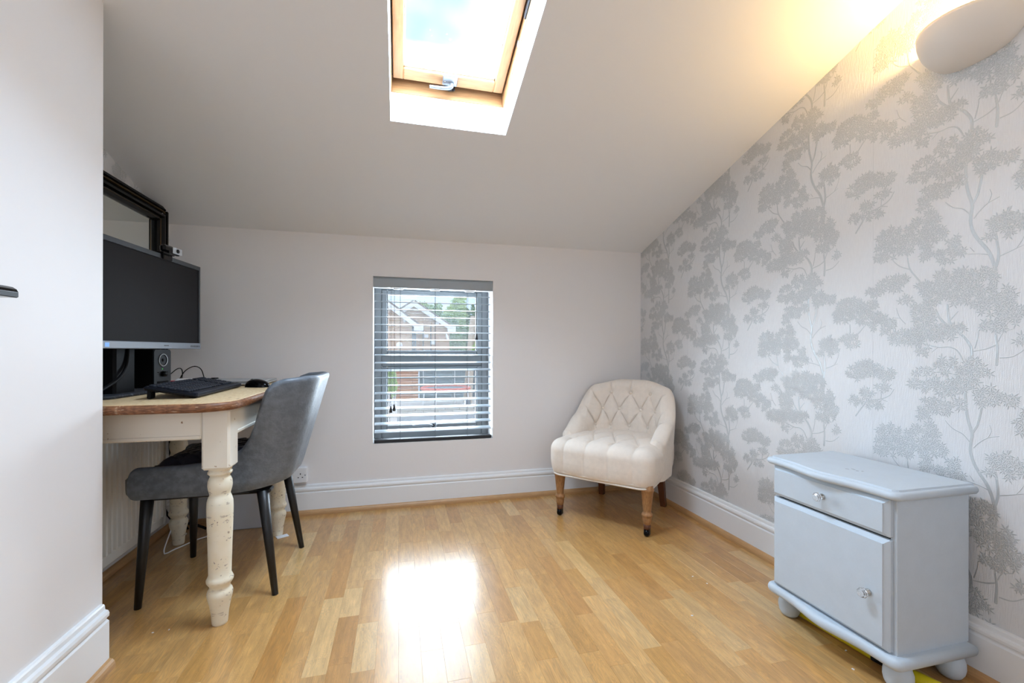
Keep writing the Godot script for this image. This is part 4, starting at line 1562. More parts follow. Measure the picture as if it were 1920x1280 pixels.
	for i in n:
		var z := -l / 2 + 0.012 + (l - 0.024) * (i + 0.5) / n
		var hw := (l - 0.024) / n * 0.5
		sec.append(Vector2(z - hw * 0.72, 0.094))
		sec.append(Vector2(z - hw * 0.40, 0.108))
		sec.append(Vector2(z + hw * 0.40, 0.108))
		sec.append(Vector2(z + hw * 0.72, 0.094))
	sec.append(Vector2(l / 2, 0.097))
	sec.append(Vector2(l / 2, 0.055))
	extrude(st, sec, Vector3(0, 0.15, 0), Vector3(0, 0.66, 0), Vector3.BACK, Vector3.RIGHT)
	obj("front_panel", st, M["radiator"], o)
	st = S()
	box(st, Vector3(0.079, 0.122, 0), Vector3(0.036, 0.056, l), 0.010)
	box(st, Vector3(0.079, 0.688, 0), Vector3(0.036, 0.056, l), 0.010)
	box(st, Vector3(0.063, 0.40, -l / 2 - 0.006), Vector3(0.080, 0.60, 0.012), 0.003)
	box(st, Vector3(0.063, 0.40, l / 2 + 0.006), Vector3(0.080, 0.60, 0.012), 0.003)
	obj("frame", st, M["radiator"], o)
	for z in [-0.3, 0.3]:
		st = S()
		box(st, Vector3(0.029, 0.45, z), Vector3(0.056, 0.3, 0.03), 0.002)
		obj("wall_bracket", st, M["radiator"], o)
	# mirror on the alcove wall
	o = thing("mirror", "big mirror in a heavy black frame with thin gold lines, hung over the desk", "mirror", Vector3(XA + 0.002, 1.2815, -2.165))
	frame_ring(o, "frame", 0.52, 0.402, [Vector2(0, 0), Vector2(0, 0.030), Vector2(0.004, 0.038), Vector2(0.014, 0.038), Vector2(0.017, 0.028), Vector2(0.022, 0.026), Vector2(0.05, 0.046), Vector2(0.058, 0.046), Vector2(0.064, 0.034), Vector2(0.075, 0.030), Vector2(0.084, 0.022), Vector2(0.086, 0.008), Vector2(0.086, 0)], M["gloss black"])
	frame_ring(o, "gold_line", 0.502, 0.384, [Vector2(0, 0.026), Vector2(0.001, 0.0295), Vector2(0.004, 0.0305), Vector2(0.005, 0.026)], M["gold"])
	frame_ring(o, "gold_line", 0.453, 0.335, [Vector2(0, 0.027), Vector2(0.001, 0.033), Vector2(0.003, 0.034), Vector2(0.004, 0.027)], M["gold"])
	st = S()
	box(st, Vector3(0.008, 0, 0), Vector3(0.006, 0.644, 0.88), 0.0)
	obj("glass", st, M["mirror"], o)
	# pale box standing on the floor against the wall
	o = thing("storage_box", "pale grey upright box standing on the floor behind the chair legs", "box", Vector3(-0.818, 0, -2.67))
	st = S()
	box(st, Vector3(0, 0.15, 0), Vector3(0.222, 0.30, 0.092), 0.005)
	obj("body", st, M["pale grey"], o)
	st = S()
	box(st, Vector3(0, 0.305, 0), Vector3(0.226, 0.014, 0.096), 0.004)
	obj("lid", st, M["pale grey"], o)

func cable(called: String, label: String, pts: Array, r: float, m := "black plastic") -> void:
	var st := S(true)
	tube(st, curve(pts, pts.size() * 6), r, 8)
	tag(obj(called, st, M[m]), label, "cable")

# mitred frame in the plane x = 0 round a half height a (z) by b (y); section of (inwards, out of the wall)
func frame_ring(o: Node, called: String, a: float, b: float, sec: Array, m: Material) -> void:
	var st := S()
	var c := [Vector2(a, b), Vector2(-a, b), Vector2(-a, -b), Vector2(a, -b)]
	for i in 4:
		var p: Vector2 = c[i]
		var q: Vector2 = c[(i + 1) % 4]
		for k in sec.size() - 1:
			var s0: Vector2 = sec[k]
			var s1: Vector2 = sec[k + 1]
			var f := func(w: Vector2, s: Vector2) -> Vector3:
				return Vector3(s.y, w.y - signf(w.y) * s.x, w.x - signf(w.x) * s.x)
			var mid := (p + q) * 0.5
			var inward := -mid.normalized()
			var nrm := Vector2(-(s1.y - s0.y), s1.x - s0.x)
			quad(st, f.call(p, s0), f.call(q, s0), f.call(q, s1), f.call(p, s1), Vector3(nrm.y, inward.y * nrm.x, inward.x * nrm.x))
	obj(called, st, m, o)

# ---------------------------------------------------------------- office chair
func office_chair() -> void:
	var o := thing("desk_chair", "blue grey leather tub chair on black tapered legs, pushed in at the table", "chair", Vector3(-0.685, 0, -2.12))
	# plan of the shell: near side, round the back, far side; u from 0 to 1
	var hw := 0.235
	var rad := 0.15
	var xb := 0.255
	var xs := -0.262
	var straight := xb - rad - xs
	var arc := rad * PI * 0.5
	var back := 2.0 * (hw - rad)
	var total := 2.0 * (straight + arc) + back
	var plan := func(u: float) -> Array:
		var s: float = u * total
		var far := s > total * 0.5
		if far:
			s = total - s
		var p: Vector2
		var n: Vector2
		if s < straight:
			p = Vector2(xs + s, hw)
			n = Vector2(0, 1)
		elif s < straight + arc:
			var a := (s - straight) / rad
			p = Vector2(xb - rad + sin(a) * rad, hw - rad + cos(a) * rad)
			n = Vector2(sin(a), cos(a))
		else:
			p = Vector2(xb, hw - rad - (s - straight - arc))
			n = Vector2(1, 0)
		if far:
			p.y = -p.y
			n.y = -n.y
		return [p, n, s]
	var heights := Curve3D.new()
	heights.bake_interval = 0.004
	for q in [[-0.40, 0.520], [-0.26, 0.522], [-0.16, 0.529], [-0.10, 0.546], [-0.06, 0.574], [-0.034, 0.612], [-0.017, 0.662], [-0.006, 0.715], [0.004, 0.762], [0.013, 0.800], [0.028, 0.826], [0.055, 0.840], [0.11, 0.847], [0.5, 0.848]]:
		heights.add_point(Vector3(q[0], q[1], 0))
	var hp := heights.get_baked_points()
	var rise := func(s: float) -> float:
		# height of the rim above the floor along the plan
		var x := s - straight - 0.060
		var y := hp[hp.size() - 1].y
		for i in hp.size() - 1:
			if x <= hp[i + 1].x:
				y = lerpf(hp[i].y, hp[i + 1].y, clampf((x - hp[i].x) / maxf(hp[i + 1].x - hp[i].x, 1e-5), 0.0, 1.0))
				break
		var e := clampf(1.0 - s / 0.03, 0.0, 1.0)
		return y - 0.028 * (1.0 - sqrt(1.0 - e * e))
	var wall := func(u: float, y: float, inset: float) -> Vector3:
		var q: Array = plan.call(u)
		var p: Vector2 = q[0]
		var n: Vector2 = q[1]
		var backness := maxf(n.x, 0.0)
		var lean: float = 0.285 * backness * (y - 0.43) + 0.03 * (1.0 - backness) * smoothstep(0.5, 0.85, y)
		var tuck := -0.014 * pow(clampf((0.45 - y) / 0.05, 0.0, 1.0), 2.0)
		var w := p + n * (lean + tuck - inset)
		return Vector3(w.x, y, w.y)
	var th := 0.036
	var bottom := func(s: float) -> float:
		return 0.402 + 0.024 * smoothstep(straight * 0.7, straight + arc, s) + 0.022 * (1.0 - sqrt(1.0 - pow(clampf(1.0 - s / 0.022, 0.0, 1.0), 2.0)))
	# outer leather with its rolled rim
	var st := S(true)
	grid(st, 260, 30, func(u, v):
		var q: Array = plan.call(u)
		var top: float = rise.call(q[2])
		var y0: float = bottom.call(q[2])
		if v < 0.7:
			return wall.call(u, lerpf(y0, top - th * 0.5, v / 0.7), 0.0)
		var a: float = (v - 0.7) / 0.3 * PI
		return wall.call(u, top - th * 0.5 + sin(a) * th * 0.5, th * 0.5 - cos(a) * th * 0.5), 1)
	# front ends of the two sides
	for e in [0.0, 1.0]:
		var prev := []
		var top: float = rise.call(0.0)
		for k in 9:
			var y := lerpf(0.424, top - th * 0.4, k / 8.0)
			var a: Vector3 = wall.call(e, y, 0.0)
			var b: Vector3 = wall.call(e, y, th)
			var m := (a + b) * 0.5 - Vector3(0.014, 0, 0)
			if k > 0:
				quad(st, prev[0], prev[1], m, a, Vector3(-1, 0, signf(a.z)))
				quad(st, prev[1], prev[2], b, m, Vector3(-1, 0, -signf(a.z)))
			prev = [a, m, b]
		tri(st, wall.call(e, top - th * 0.4, 0.0), prev[1], wall.call(e, top, th * 0.5), Vector3(-1, 1, 0))
		tri(st, wall.call(e, top - th * 0.4, th), prev[1], wall.call(e, top, th * 0.5), Vector3(-1, 1, 0))
	var shell := obj("shell", st, M["blue grey leather"], o)
	# upright seams where back panel meets the sides
	for e in [(straight - 0.035) / total, 1.0 - (straight - 0.035) / total]:
		st = S(true)
		var pts := []
		for k in 13:
			var q: Array = plan.call(e)
			pts.append(wall.call(e, lerpf(0.404, rise.call(q[2]) - 0.004, k / 12.0), -0.0002))
		tube(st, pts, 0.0013, 5)
		obj("seam", st, M["dark grey"], shell)
	# quilted inner lining
	st = S(true)
	grid(st, 220, 44, func(u, v):
		var q: Array = plan.call(u)
		var top: float = rise.call(q[2])
		var y: float = lerpf(0.44, top - th * 0.5, v)
		var a: float = u * total / 0.075
		var b: float = y / 0.075
		var l1 := absf(fposmod(a + b, 1.0) - 0.5)
		var l2 := absf(fposmod(a - b, 1.0) - 0.5)
		var d := 0.006 * smoothstep(0.5, 0.30, maxf(l1, l2))
		return wall.call(u, y, th - 0.001 + d), -1)
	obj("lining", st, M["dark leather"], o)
	# seat pad, diamond quilted
	st = S(true)
	grid(st, 64, 64, func(u, v):
		var x: float = lerpf(-0.262, 0.212, u)
		var hz := 0.202 * sqrt(maxf(1.0 - pow(maxf(x - 0.05, 0.0) / 0.175, 2.0), 0.02))
		var z: float = lerpf(-hz, hz, v)
		var ed: float = minf(minf(u, 1.0 - u), minf(v, 1.0 - v))
		var l1 := absf(fposmod((x + z) / 0.07, 1.0) - 0.5)
		var l2 := absf(fposmod((x - z) / 0.07, 1.0) - 0.5)
		var q := 0.008 * smoothstep(0.5, 0.3, maxf(l1, l2))
		return Vector3(x, 0.475 + 0.055 * smoothstep(0.0, 0.22, ed) + 0.022 * smoothstep(0.0, 0.8, u) + q, z), -1)
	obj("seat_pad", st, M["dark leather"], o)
	st = S()
	box(st, Vector3(-0.095, 0.445, 0), Vector3(0.33, 0.085, 0.41), 0.012)
	obj("seat_front", st, M["blue grey leather"], o)
	st = S()
	box(st, Vector3(-0.04, 0.394, 0), Vector3(0.40, 0.014, 0.38), 0.004)
	for s in [-1.0, 1.0]:
		box(st, Vector3(0.155, 0.396, 0.165 * s), Vector3(0.08, 0.016, 0.05), 0.004)
	obj("seat_frame", st, M["black metal"], o)
	st = S()
	for k in 80:
		var p: Array = [k / 80.0, (k + 1) / 80.0]
		var a: Vector3 = wall.call(p[0], bottom.call(plan.call(p[0])[2]) + 0.001, 0.003)
		var b: Vector3 = wall.call(p[1], bottom.call(plan.call(p[1])[2]) + 0.001, 0.003)
		tri(st, a, b, Vector3(-0.02, 0.406, 0), Vector3.DOWN)
	obj("underside", st, M["black plastic"], o)
	for q in [[-0.222, 0.185, -0.243, 0.205], [0.165, 0.185, 0.22, 0.222], [-0.215, -0.185, -0.23, -0.215], [0.165, -0.185, 0.232, -0.2]]:
		st = S(true)
		tube(st, [Vector3(q[0], 0.398, q[1]), Vector3(lerpf(q[0], q[2], 0.5), 0.2, lerpf(q[1], q[3], 0.5)), Vector3(q[2], 0.0, q[3])], 0.021, 16, 0.0115)
		obj("leg", st, M["black metal"], o)

# ---------------------------------------------------------------- buttoned bedroom chair
func crease(p: Vector2, lines: Array, buttons: Array, depth: float, bd: float) -> float:
	var d := 0.0
	for l in lines:
		var a: Vector2 = l[0]
		var b: Vector2 = l[1]
		var t := clampf((p - a).dot(b - a) / (b - a).length_squared(), 0.0, 1.0)
		var q := p.distance_to(a + (b - a) * t)
		d = maxf(d, depth * 0.75 * exp(-q * q / 0.000010) + depth * 0.75 * exp(-q / 0.024))
	for b in buttons:
		var q := p.distance_to(b)
		d = maxf(d, bd * exp(-q / 0.022))
	return d

func slipper_chair() -> void:
	var o := thing("tub_chair", "cream linen low chair with a deep buttoned back and brown turned legs in the corner", "chair", Vector3(1.245, 0, -2.385), atan2(-0.76, 0.65))
	# seat
	var sb := []
	var sl := []
	for r in 3:
		var z := 0.15 - 0.125 * r
		for k in (4 if r % 2 == 0 else 3):
			sb.append(Vector2(-0.195 + 0.13 * k + (0.065 if r % 2 == 1 else 0.0), z))
	for a in sb:
		for b in sb:
			var d: Vector2 = b - a
			if d.y < -0.1 and d.y > -0.14 and absf(d.x) < 0.1:
				sl.append([a, b])
	for k in 4:
		sl.append([Vector2(-0.195 + 0.13 * k, 0.15), Vector2(-0.205 + 0.137 * k, 0.62)])
	var st := S(true)
	cushion(st, Vector3(0.305, 0.1, 0.275), 0.062, 96, func(p, n):
		var s: float = p.z
		if n.z > 0.1:
			s = p.z + (0.1 - p.y) * clampf(n.z, 0.0, 1.0)
		var up := clampf(n.y, 0.0, 1.0) + clampf(n.z, 0.0, 1.0) * (1.0 if p.y > -0.08 else 0.0)
		var c := crease(Vector2(p.x, s), sl, sb, 0.015, 0.030) * minf(up, 1.0) * (1.0 if p.z > -0.14 else 0.0)
		c *= 1.0 - 0.5 * smoothstep(0.18, 0.32, s)
		var dome := 0.022 * (1.0 - pow(p.x / 0.305, 2.0)) * (1.0 - pow(p.z / 0.275, 2.0)) * clampf(n.y, 0.0, 1.0)
		var q: Vector3 = p - n * c
		q.y += dome
		# sides draw in a little towards the back, front bows out
		q.x *= 1.0 - 0.10 * smoothstep(0.1, -0.27, q.z)
		q.z += 0.022 * (1.0 - pow(q.x / 0.305, 2.0)) * smoothstep(0.0, 0.25, q.z)
		if n.y < 0.0:
			var nh := Vector2(n.x, n.z)
			if nh.length() > 0.01:
				var push := nh.normalized() * 0.062 * (pow(nh.length(), 0.35) - nh.length())
				q += Vector3(push.x, 0, push.y)
		if q.y < -0.02:
			q.x *= 1.0 - 0.3 * (-0.02 - q.y)
			q.z *= 1.0 - 0.25 * (-0.02 - q.y)
		return q + Vector3(0, 0.342, 0.01))
	var seat := obj("seat", st, M["linen"], o)
	for b in sb:
		st = S(true)
		var h := 0.424 + 0.022 * (1.0 - pow(b.x / 0.305, 2.0)) * (1.0 - pow(b.y / 0.275, 2.0)) - 0.006
		lathe(st, [Vector2(0.0085, -0.004), Vector2(0.0095, 0.0), Vector2(0.007, 0.003), Vector2(0, 0.0045)], 10, Vector3(b.x, h - 0.002, b.y + 0.01))
		obj("button", st, M["linen piping"], seat)
	st = S(true)
	var rim := []
	for q in round_rect(-0.288, -0.245, 0.288, 0.279, 0.06, 6):
		var bow := 0.021 * (1.0 - pow(q.x / 0.305, 2.0)) * smoothstep(0.0, 0.25, q.y)
		rim.append(Vector3(q.x * 0.995 * (1.0 - 0.10 * smoothstep(0.1, -0.27, q.y)), 0.246, q.y + bow - 0.004))
	rim.append(rim[0])
	tube(st, rim, 0.0048, 6)
	obj("piping", st, M["linen piping"], seat)
	# back: plan is a horseshoe; t is the arc length from the middle of the back
	var half := 0.60
	var plan := func(t: float) -> Array:
		var s := absf(t)
		var r := 0.235
		var flat := 0.075
		var p: Vector2
		var n: Vector2
		if s < flat:
			p = Vector2(s, -0.275)
			n = Vector2(0, 1)
		elif s < flat + r * PI * 0.5:
			var a := (s - flat) / r
			p = Vector2(flat + sin(a) * r, -0.275 + r - cos(a) * r)
			n = Vector2(-sin(a), cos(a))
		else:
			p = Vector2(flat + r, -0.275 + r + (s - flat - r * PI * 0.5))
			n = Vector2(-1, 0)
		if t < 0.0:
			p.x = -p.x
			n.x = -n.x
		return [p, n]
	var rim_y := func(t: float) -> float:
		var s := absf(t)
		return 0.765 - 0.035 * smoothstep(0.06, 0.26, s) - 0.175 * smoothstep(0.24, 0.44, s) - 0.085 * smoothstep(0.42, 0.60, s)
	var bb := []
	var bl := []
	for k in 3:
		bb.append(Vector2(-0.128 + 0.128 * k, 0.682))
	for k in 4:
		bb.append(Vector2(-0.192 + 0.128 * k, 0.578))
	for k in 5:
		bb.append(Vector2(-0.256 + 0.128 * k, 0.478))
	for a in bb:
		for b in bb:
			var d: Vector2 = b - a
			if d.y < -0.09 and d.y > -0.11 and absf(d.x) < 0.1:
				bl.append([a, b])
	for k in 3:
		bl.append([bb[k], Vector2(bb[k].x * 1.12, 0.83)])
	for k in 5:
		bl.append([bb[7 + k], Vector2(bb[7 + k].x * 0.96, 0.38)])
	bl.append([bb[3], Vector2(-0.29, 0.70)])
	bl.append([bb[6], Vector2(0.29, 0.70)])
	bl.append([bb[7], Vector2(-0.36, 0.60)])
	bl.append([bb[11], Vector2(0.36, 0.60)])
	bl.append([bb[11], Vector2(0.44, 0.53)])
	var th := 0.088
	st = S(true)
	var pad := func(u: float, v: float) -> Vector3:
		var t: float = (u * 2.0 - 1.0) * half
		var q: Array = plan.call(t)
		var p: Vector2 = q[0]
		var n: Vector2 = q[1]
		var top: float = rim_y.call(t)
		var endf := sqrt(clampf((half - absf(t)) / 0.05, 0.0, 1.0) * (2.0 - clampf((half - absf(t)) / 0.05, 0.0, 1.0)))
		var tk := th * (0.40 + 0.60 * endf)
		var y: float
		var ins: float
		var c := 0.0
		var r := tk * 0.5
		if v < 0.5:
			y = lerpf(0.36, top - r, v / 0.5)
			ins = th * 0.5 + tk * 0.5
		elif v < 0.75:
			var a: float = (v - 0.5) / 0.25 * PI
			y = top - r + sin(a) * r
			ins = th * 0.5 + cos(a) * tk * 0.5
		else:
			y = lerpf(top - r, 0.25, (v - 0.75) / 0.25)
			ins = th * 0.5 - tk * 0.5
		if v < 0.68:
			var fall: float = 1.0 if v < 0.5 else 1.0 - (v - 0.5) / 0.18
			var yy: float = y if v < 0.5 else top - r + (v - 0.5) / 0.25 * r * 1.57
			c = crease(Vector2(t * 0.93, yy), bl, bb, 0.014, 0.034) * fall
			ins += 0.012 * fall * sin(PI * clampf(v / 0.55, 0.0, 1.0))
		var lean: float = -0.13 * maxf(n.y, 0.0) * (y - 0.40) - 0.04 * (1.0 - maxf(n.y, 0.0)) * (y - 0.4)
		var w := p + n * (ins - c + lean * (1.0 if n.y >= 0.0 else 0.3))
		return Vector3(w.x, y, w.y)
	grid(st, 320, 150, pad, -1)
	for e in [0.0, 1.0]:
		var hub := Vector3.ZERO
		for k in 24:
			hub += pad.call(e, (k + 0.5) / 24.0) / 24.0
		hub.z += 0.012
		for k in 60:
			tri(st, pad.call(e, k / 60.0), pad.call(e, (k + 1) / 60.0), hub, Vector3(0, 0, 1))
	var back := obj("buttoned_back", st, M["linen"], o)
	for b in bb:
		var t: float = b.x / 0.93
		var q: Array = plan.call(t)
		var n: Vector2 = q[1]
		var lean: float = -0.13 * maxf(n.y, 0.0) * (b.y - 0.40) - 0.04 * (1.0 - maxf(n.y, 0.0)) * (b.y - 0.4)
		var w: Vector2 = q[0] + n * (th + 0.012 - 0.026 + lean)
		st = S(true)
		var nn := Vector3(n.x, 0, n.y)
		lathe(st, [Vector2(0.010, -0.004), Vector2(0.0112, 0.0), Vector2(0.0085, 0.004), Vector2(0, 0.0055)], 10, Vector3(w.x, b.y, w.y), Basis(nn.cross(Vector3.UP), nn, Vector3.UP).orthonormalized())
		obj("button", st, M["linen piping"], back)
	# front legs: turned, with a dark metal cup and castor
	for x in [-0.245, 0.262]:
		st = S(true)
		lathe(st, [Vector2(0, 0.062), Vector2(0.019, 0.062), Vector2(0.0225, 0.078), Vector2(0.0235, 0.095), Vector2(0.0225, 0.100), Vector2(0.027, 0.104), Vector2(0.0275, 0.111), Vector2(0.026, 0.117), Vector2(0.0205, 0.122), Vector2(0.0205, 0.132), Vector2(0.0255, 0.18), Vector2(0.0305, 0.225), Vector2(0.032, 0.230), Vector2(0.034, 0.234), Vector2(0.034, 0.243), Vector2(0.030, 0.248), Vector2(0.029, 0.262), Vector2(0, 0.262)], 22, Vector3(x, 0, 0.238))
		var leg := obj("turned_leg", st, M["turned oak"], o)
		st = S(true)
		lathe(st, [Vector2(0, 0.036), Vector2(0.015, 0.036), Vector2(0.018, 0.045), Vector2(0.019, 0.066), Vector2(0.018, 0.066)], 16, Vector3(x, 0, 0.238))
		obj("castor_cup", st, M["dark wood"], leg)
		st = S()
		box(st, Vector3(x - 0.013, 0.026, 0.238), Vector3(0.004, 0.036, 0.02), 0.001)
		box(st, Vector3(x + 0.013, 0.026, 0.238), Vector3(0.004, 0.036, 0.02), 0.001)
		obj("castor_fork", st, M["black metal"], leg)
		st = S(true)
		lathe(st, [Vector2(0, -0.010), Vector2(0.016, -0.010), Vector2(0.0185, -0.006), Vector2(0.0185, 0.006), Vector2(0.016, 0.010), Vector2(0, 0.010)], 18, Vector3(x, 0.0186, 0.242), Basis(Vector3.FORWARD, PI / 2))
		obj("castor_wheel", st, M["gloss black"], leg)
	for x in [-0.19, 0.19]:
		st = S()
		var a := Vector3(x, 0.262, -0.205)
		var b := Vector3(x * 1.06, 0.0, -0.255)
		for s in 3:
			var p := a.lerp(b, s / 3.0)
			var q := a.lerp(b, (s + 1) / 3.0)
			var w0 := lerpf(0.021, 0.015, s / 3.0)
			var w1 := lerpf(0.021, 0.015, (s + 1) / 3.0)
			for k in 4:
				var c0 := Vector3([1, -1, -1, 1][k], 0, [1, 1, -1, -1][k])
				var c1 := Vector3([-1, -1, 1, 1][k], 0, [1, -1, -1, 1][k])
				quad(st, p + c0 * w0, p + c1 * w0, q + c1 * w1, q + c0 * w1, c0 + c1)
		quad(st, b + Vector3(0.015, 0, 0.015), b + Vector3(-0.015, 0, 0.015), b + Vector3(-0.015, 0, -0.015), b + Vector3(0.015, 0, -0.015), Vector3.DOWN)
		obj("rear_leg", st, M["dark wood"], o)

# ---------------------------------------------------------------- bedside cabinet
func cabinet() -> void:
	var o := thing("bedside_cabinet", "pale blue painted cabinet with one drawer over one door, against the papered wall", "cabinet", Vector3(1.457, 0, -1.1185))
	var pm: Material = M["pale blue paint"]
	var wz := 0.2025
	var xf := -0.133     # front edge of the sides
	var xk := 0.143
	# shaped outline used for the top and the plinth
	var outline := func(over: float, front: float) -> Array:
		var pts := []
		pts.append(Vector2(xk, -wz - over))
		pts.append(Vector2(xk, wz + over))
		var n := 24
		var rr := 0.022
		for k in 5:
			var a := PI * 0.5 * k / 4.0
			pts.append(Vector2(front + 0.014 + rr - sin(a) * rr, wz + over - rr + cos(a) * rr))
		for k in range(1, n):
			var t := float(k) / n
			var z := lerpf(wz + over - rr, -wz - over + rr, t)
			pts.append(Vector2(front + 0.014 - 0.020 * pow(sin(PI * t), 2.0) + 0.006 * pow(sin(TAU * t), 2.0), z))
		for k in 5:
			var a := PI * 0.5 * (1.0 - k / 4.0)
			pts.append(Vector2(front + 0.014 + rr - sin(a) * rr, -wz - over + rr - cos(a) * rr))
		return pts
	var st := S(true)
	slab(st, outline.call(0.022, -0.176), 0.543, 0.566, 0.010, 4)
	var top := obj("top", st, pm, o)
	st = S()
	slab(st, outline.call(0.011, -0.166), 0.560, 0.571, 0.003, 1)
	obj("raised_field", st, pm, top)
	for q in [[-0.06, 0.004, 0.010, 0.3], [-0.045, 0.012, 0.014, -0.2], [-0.052, 0.030, 0.008, 0.6], [-0.04, 0.037, 0.006, 1.2]]:
		st = S()
		box(st, Vector3(q[0], 0.5711, q[1]), Vector3(0.0022, 0.0006, q[2]), 0.0002, Basis(Vector3.UP, q[3]))
		obj("scratch", st, M["grey plastic"], top)
	st = S(true)
	slab(st, outline.call(0.022, -0.172), 0.079, 0.112, 0.013, 4)
	obj("plinth", st, pm, o)
	st = S()
	slab(st, outline.call(0.004, -0.148), 0.076, 0.081, 0.0, 1)
	obj("plinth_underside", st, pm, o)
	# carcass: two sides, back, floor, rails
	for z in [-wz + 0.009, wz - 0.009]:
		st = S()
		box(st, Vector3((xf + xk) * 0.5, 0.327, z), Vector3(xk - xf, 0.434, 0.018), 0.002)
		obj("side", st, pm, o)
	st = S()
	box(st, Vector3(xk - 0.006, 0.327, 0), Vector3(0.012, 0.434, 2 * wz - 0.03), 0)
	obj("back", st, pm, o)
	st = S()
	box(st, Vector3(0.0, 0.427, 0), Vector3(0.24, 0.012, 2 * wz - 0.03), 0)
	obj("divider", st, M["shadow gap"], o)  # near-black colour stands in for the shade inside the drawer gap
	# drawer with a stepped edge
	var lip := func(s: SurfaceTool, y0: float, y1: float, z0: float, z1: float) -> void:
		span(s, Vector3(xf - 0.012, y0, z0), Vector3(xf + 0.004, y1, z1), 0.003)
		var e := 0.013
		# raised flat with sloped margins
		var a := [Vector3(xf - 0.012, y0 + 0.003, z0 + 0.003), Vector3(xf - 0.012, y0 + 0.003, z1 - 0.003), Vector3(xf - 0.012, y1 - 0.003, z1 - 0.003), Vector3(xf - 0.012, y1 - 0.003, z0 + 0.003)]
		var b := [Vector3(xf - 0.0195, y0 + e, z0 + e), Vector3(xf - 0.0195, y0 + e, z1 - e), Vector3(xf - 0.0195, y1 - e, z1 - e), Vector3(xf - 0.0195, y1 - e, z0 + e)]
		var c := []
		for q in b:
			c.append(q - Vector3(0.0025, 0, 0))
		for k in 4:
			var j := (k + 1) % 4
			var out: Vector3 = (a[k] + a[j]) * 0.5 - (a[0] + a[2]) * 0.5
			quad(s, a[k], a[j], b[j], b[k], out.normalized() * 0.5 + Vector3.LEFT)
			quad(s, b[k], b[j], c[j], c[k], out)
		quad(s, c[0], c[1], c[2], c[3], Vector3.LEFT)
	st = S()
	lip.call(st, 0.434, 0.540, -wz + 0.004, wz - 0.010)
	var dr := obj("drawer", st, pm, o)
	knob(dr, Vector3(xf - 0.022, 0.489, 0.0))
	st = S()
	lip.call(st, 0.116, 0.4275, -wz + 0.004, wz - 0.010)
	var door := obj("door", st, pm, o)
	knob(door, Vector3(xf - 0.022, 0.262, 0.142))
	for q in [[-0.093, 0.178], [-0.093, -0.180], [0.108, 0.178], [0.108, -0.180]]:
		st = S(true)
		lathe(st, [Vector2(0, 0), Vector2(0.017, 0.0), Vector2(0.026, 0.006), Vector2(0.0325, 0.018), Vector2(0.0355, 0.033), Vector2(0.035, 0.048), Vector2(0.030, 0.064), Vector2(0.024, 0.078), Vector2(0, 0.078)], 22, Vector3(q[0], 0, q[1]))
		obj("bun_foot", st, pm, o)

# cut crystal knob on a metal rose, pointing into the room (-x)
func knob(parent: Node, at: Vector3) -> void:
	var b := Basis(Vector3.BACK, PI / 2)
	var st := S(true)
	lathe(st, [Vector2(0, 0), Vector2(0.009, 0), Vector2(0.009, 0.003), Vector2(0.006, 0.006), Vector2(0.006, 0.010), Vector2(0, 0.010)], 14, at, b)
	obj("knob_stem", st, M["chrome"], parent)
	st = S()
	lathe(st, [Vector2(0, 0.0105), Vector2(0.0085, 0.0105), Vector2(0.0135, 0.017), Vector2(0.0145, 0.022), Vector2(0.0125, 0.028), Vector2(0.0075, 0.0325), Vector2(0, 0.0335)], 10, at, b)
	obj("crystal_knob", st, M["crystal"], parent)

# ---------------------------------------------------------------- wall light
func wall_light() -> void:
	var o := thing("wall_light", "half bowl ceramic uplighter on the papered wall, lit warm from inside", "wall light", Vector3(XR, 1.905, -0.924))
	var az := 0.126
	var ax := 0.145
	var ay := 0.110
	var t := 0.006
	var bowl := func(u: float, v: float, k: float) -> Vector3:
		var a: float = u * PI
		var b: float = v * PI * 0.5
		var r := pow(cos(b), 0.72)
		return Vector3(-sin(a) * (ax - k) * r - 0.0005, -(ay - k) * pow(sin(b), 0.95), -cos(a) * (az - k) * r)
	var st := S(true)
	grid(st, 40, 20, func(u, v): return bowl.call(u, v, 0.0), 1)
	grid(st, 40, 20, func(u, v): return bowl.call(u, v, t), -1)
	grid(st, 40, 1, func(u, v): return bowl.call(u, 0.0, t * v), -1)
	obj("bowl", st, M["ceramic"], o)
	st = S()
	box(st, Vector3(-0.007, -0.055, 0), Vector3(0.014, 0.05, 0.07), 0.003)
	obj("backplate", st, M["ceramic"], o)
	st = S(true)
	tube(st, [Vector3(-0.012, -0.05, 0.0), Vector3(-0.05, -0.05, 0.0)], 0.009, 10)
	tube(st, [Vector3(-0.05, -0.058, 0.0), Vector3(-0.05, -0.025, 0.0)], 0.013, 12)
	obj("lamp_holder", st, M["socket"], o)
	var bm := mat("bulb glow", srgb(255, 236, 190), 0.3)
	bm.emission_enabled = true
	bm.emission = srgb(255, 214, 140)
	bm.emission_energy_multiplier = 6.0
	st = S(true)
	lathe(st, [Vector2(0.010, -0.027), Vector2(0.014, -0.018), Vector2(0.022, 0.0), Vector2(0.0235, 0.012), Vector2(0.020, 0.024), Vector2(0.011, 0.032), Vector2(0, 0.034)], 18, Vector3(-0.05, 0, 0))
	obj("bulb", st, bm, o)
	var l := OmniLight3D.new()
	l.name = "bulb_light"
	l.position = Vector3(-0.05, 0.008, 0)
	l.light_color = srgb(255, 208, 132)
	l.light_energy = 0.38
	l.light_size = 0.02
	l.omni_range = 8.0
	l.omni_attenuation = 2.0
	l.shadow_enabled = true
	o.add_child(l)

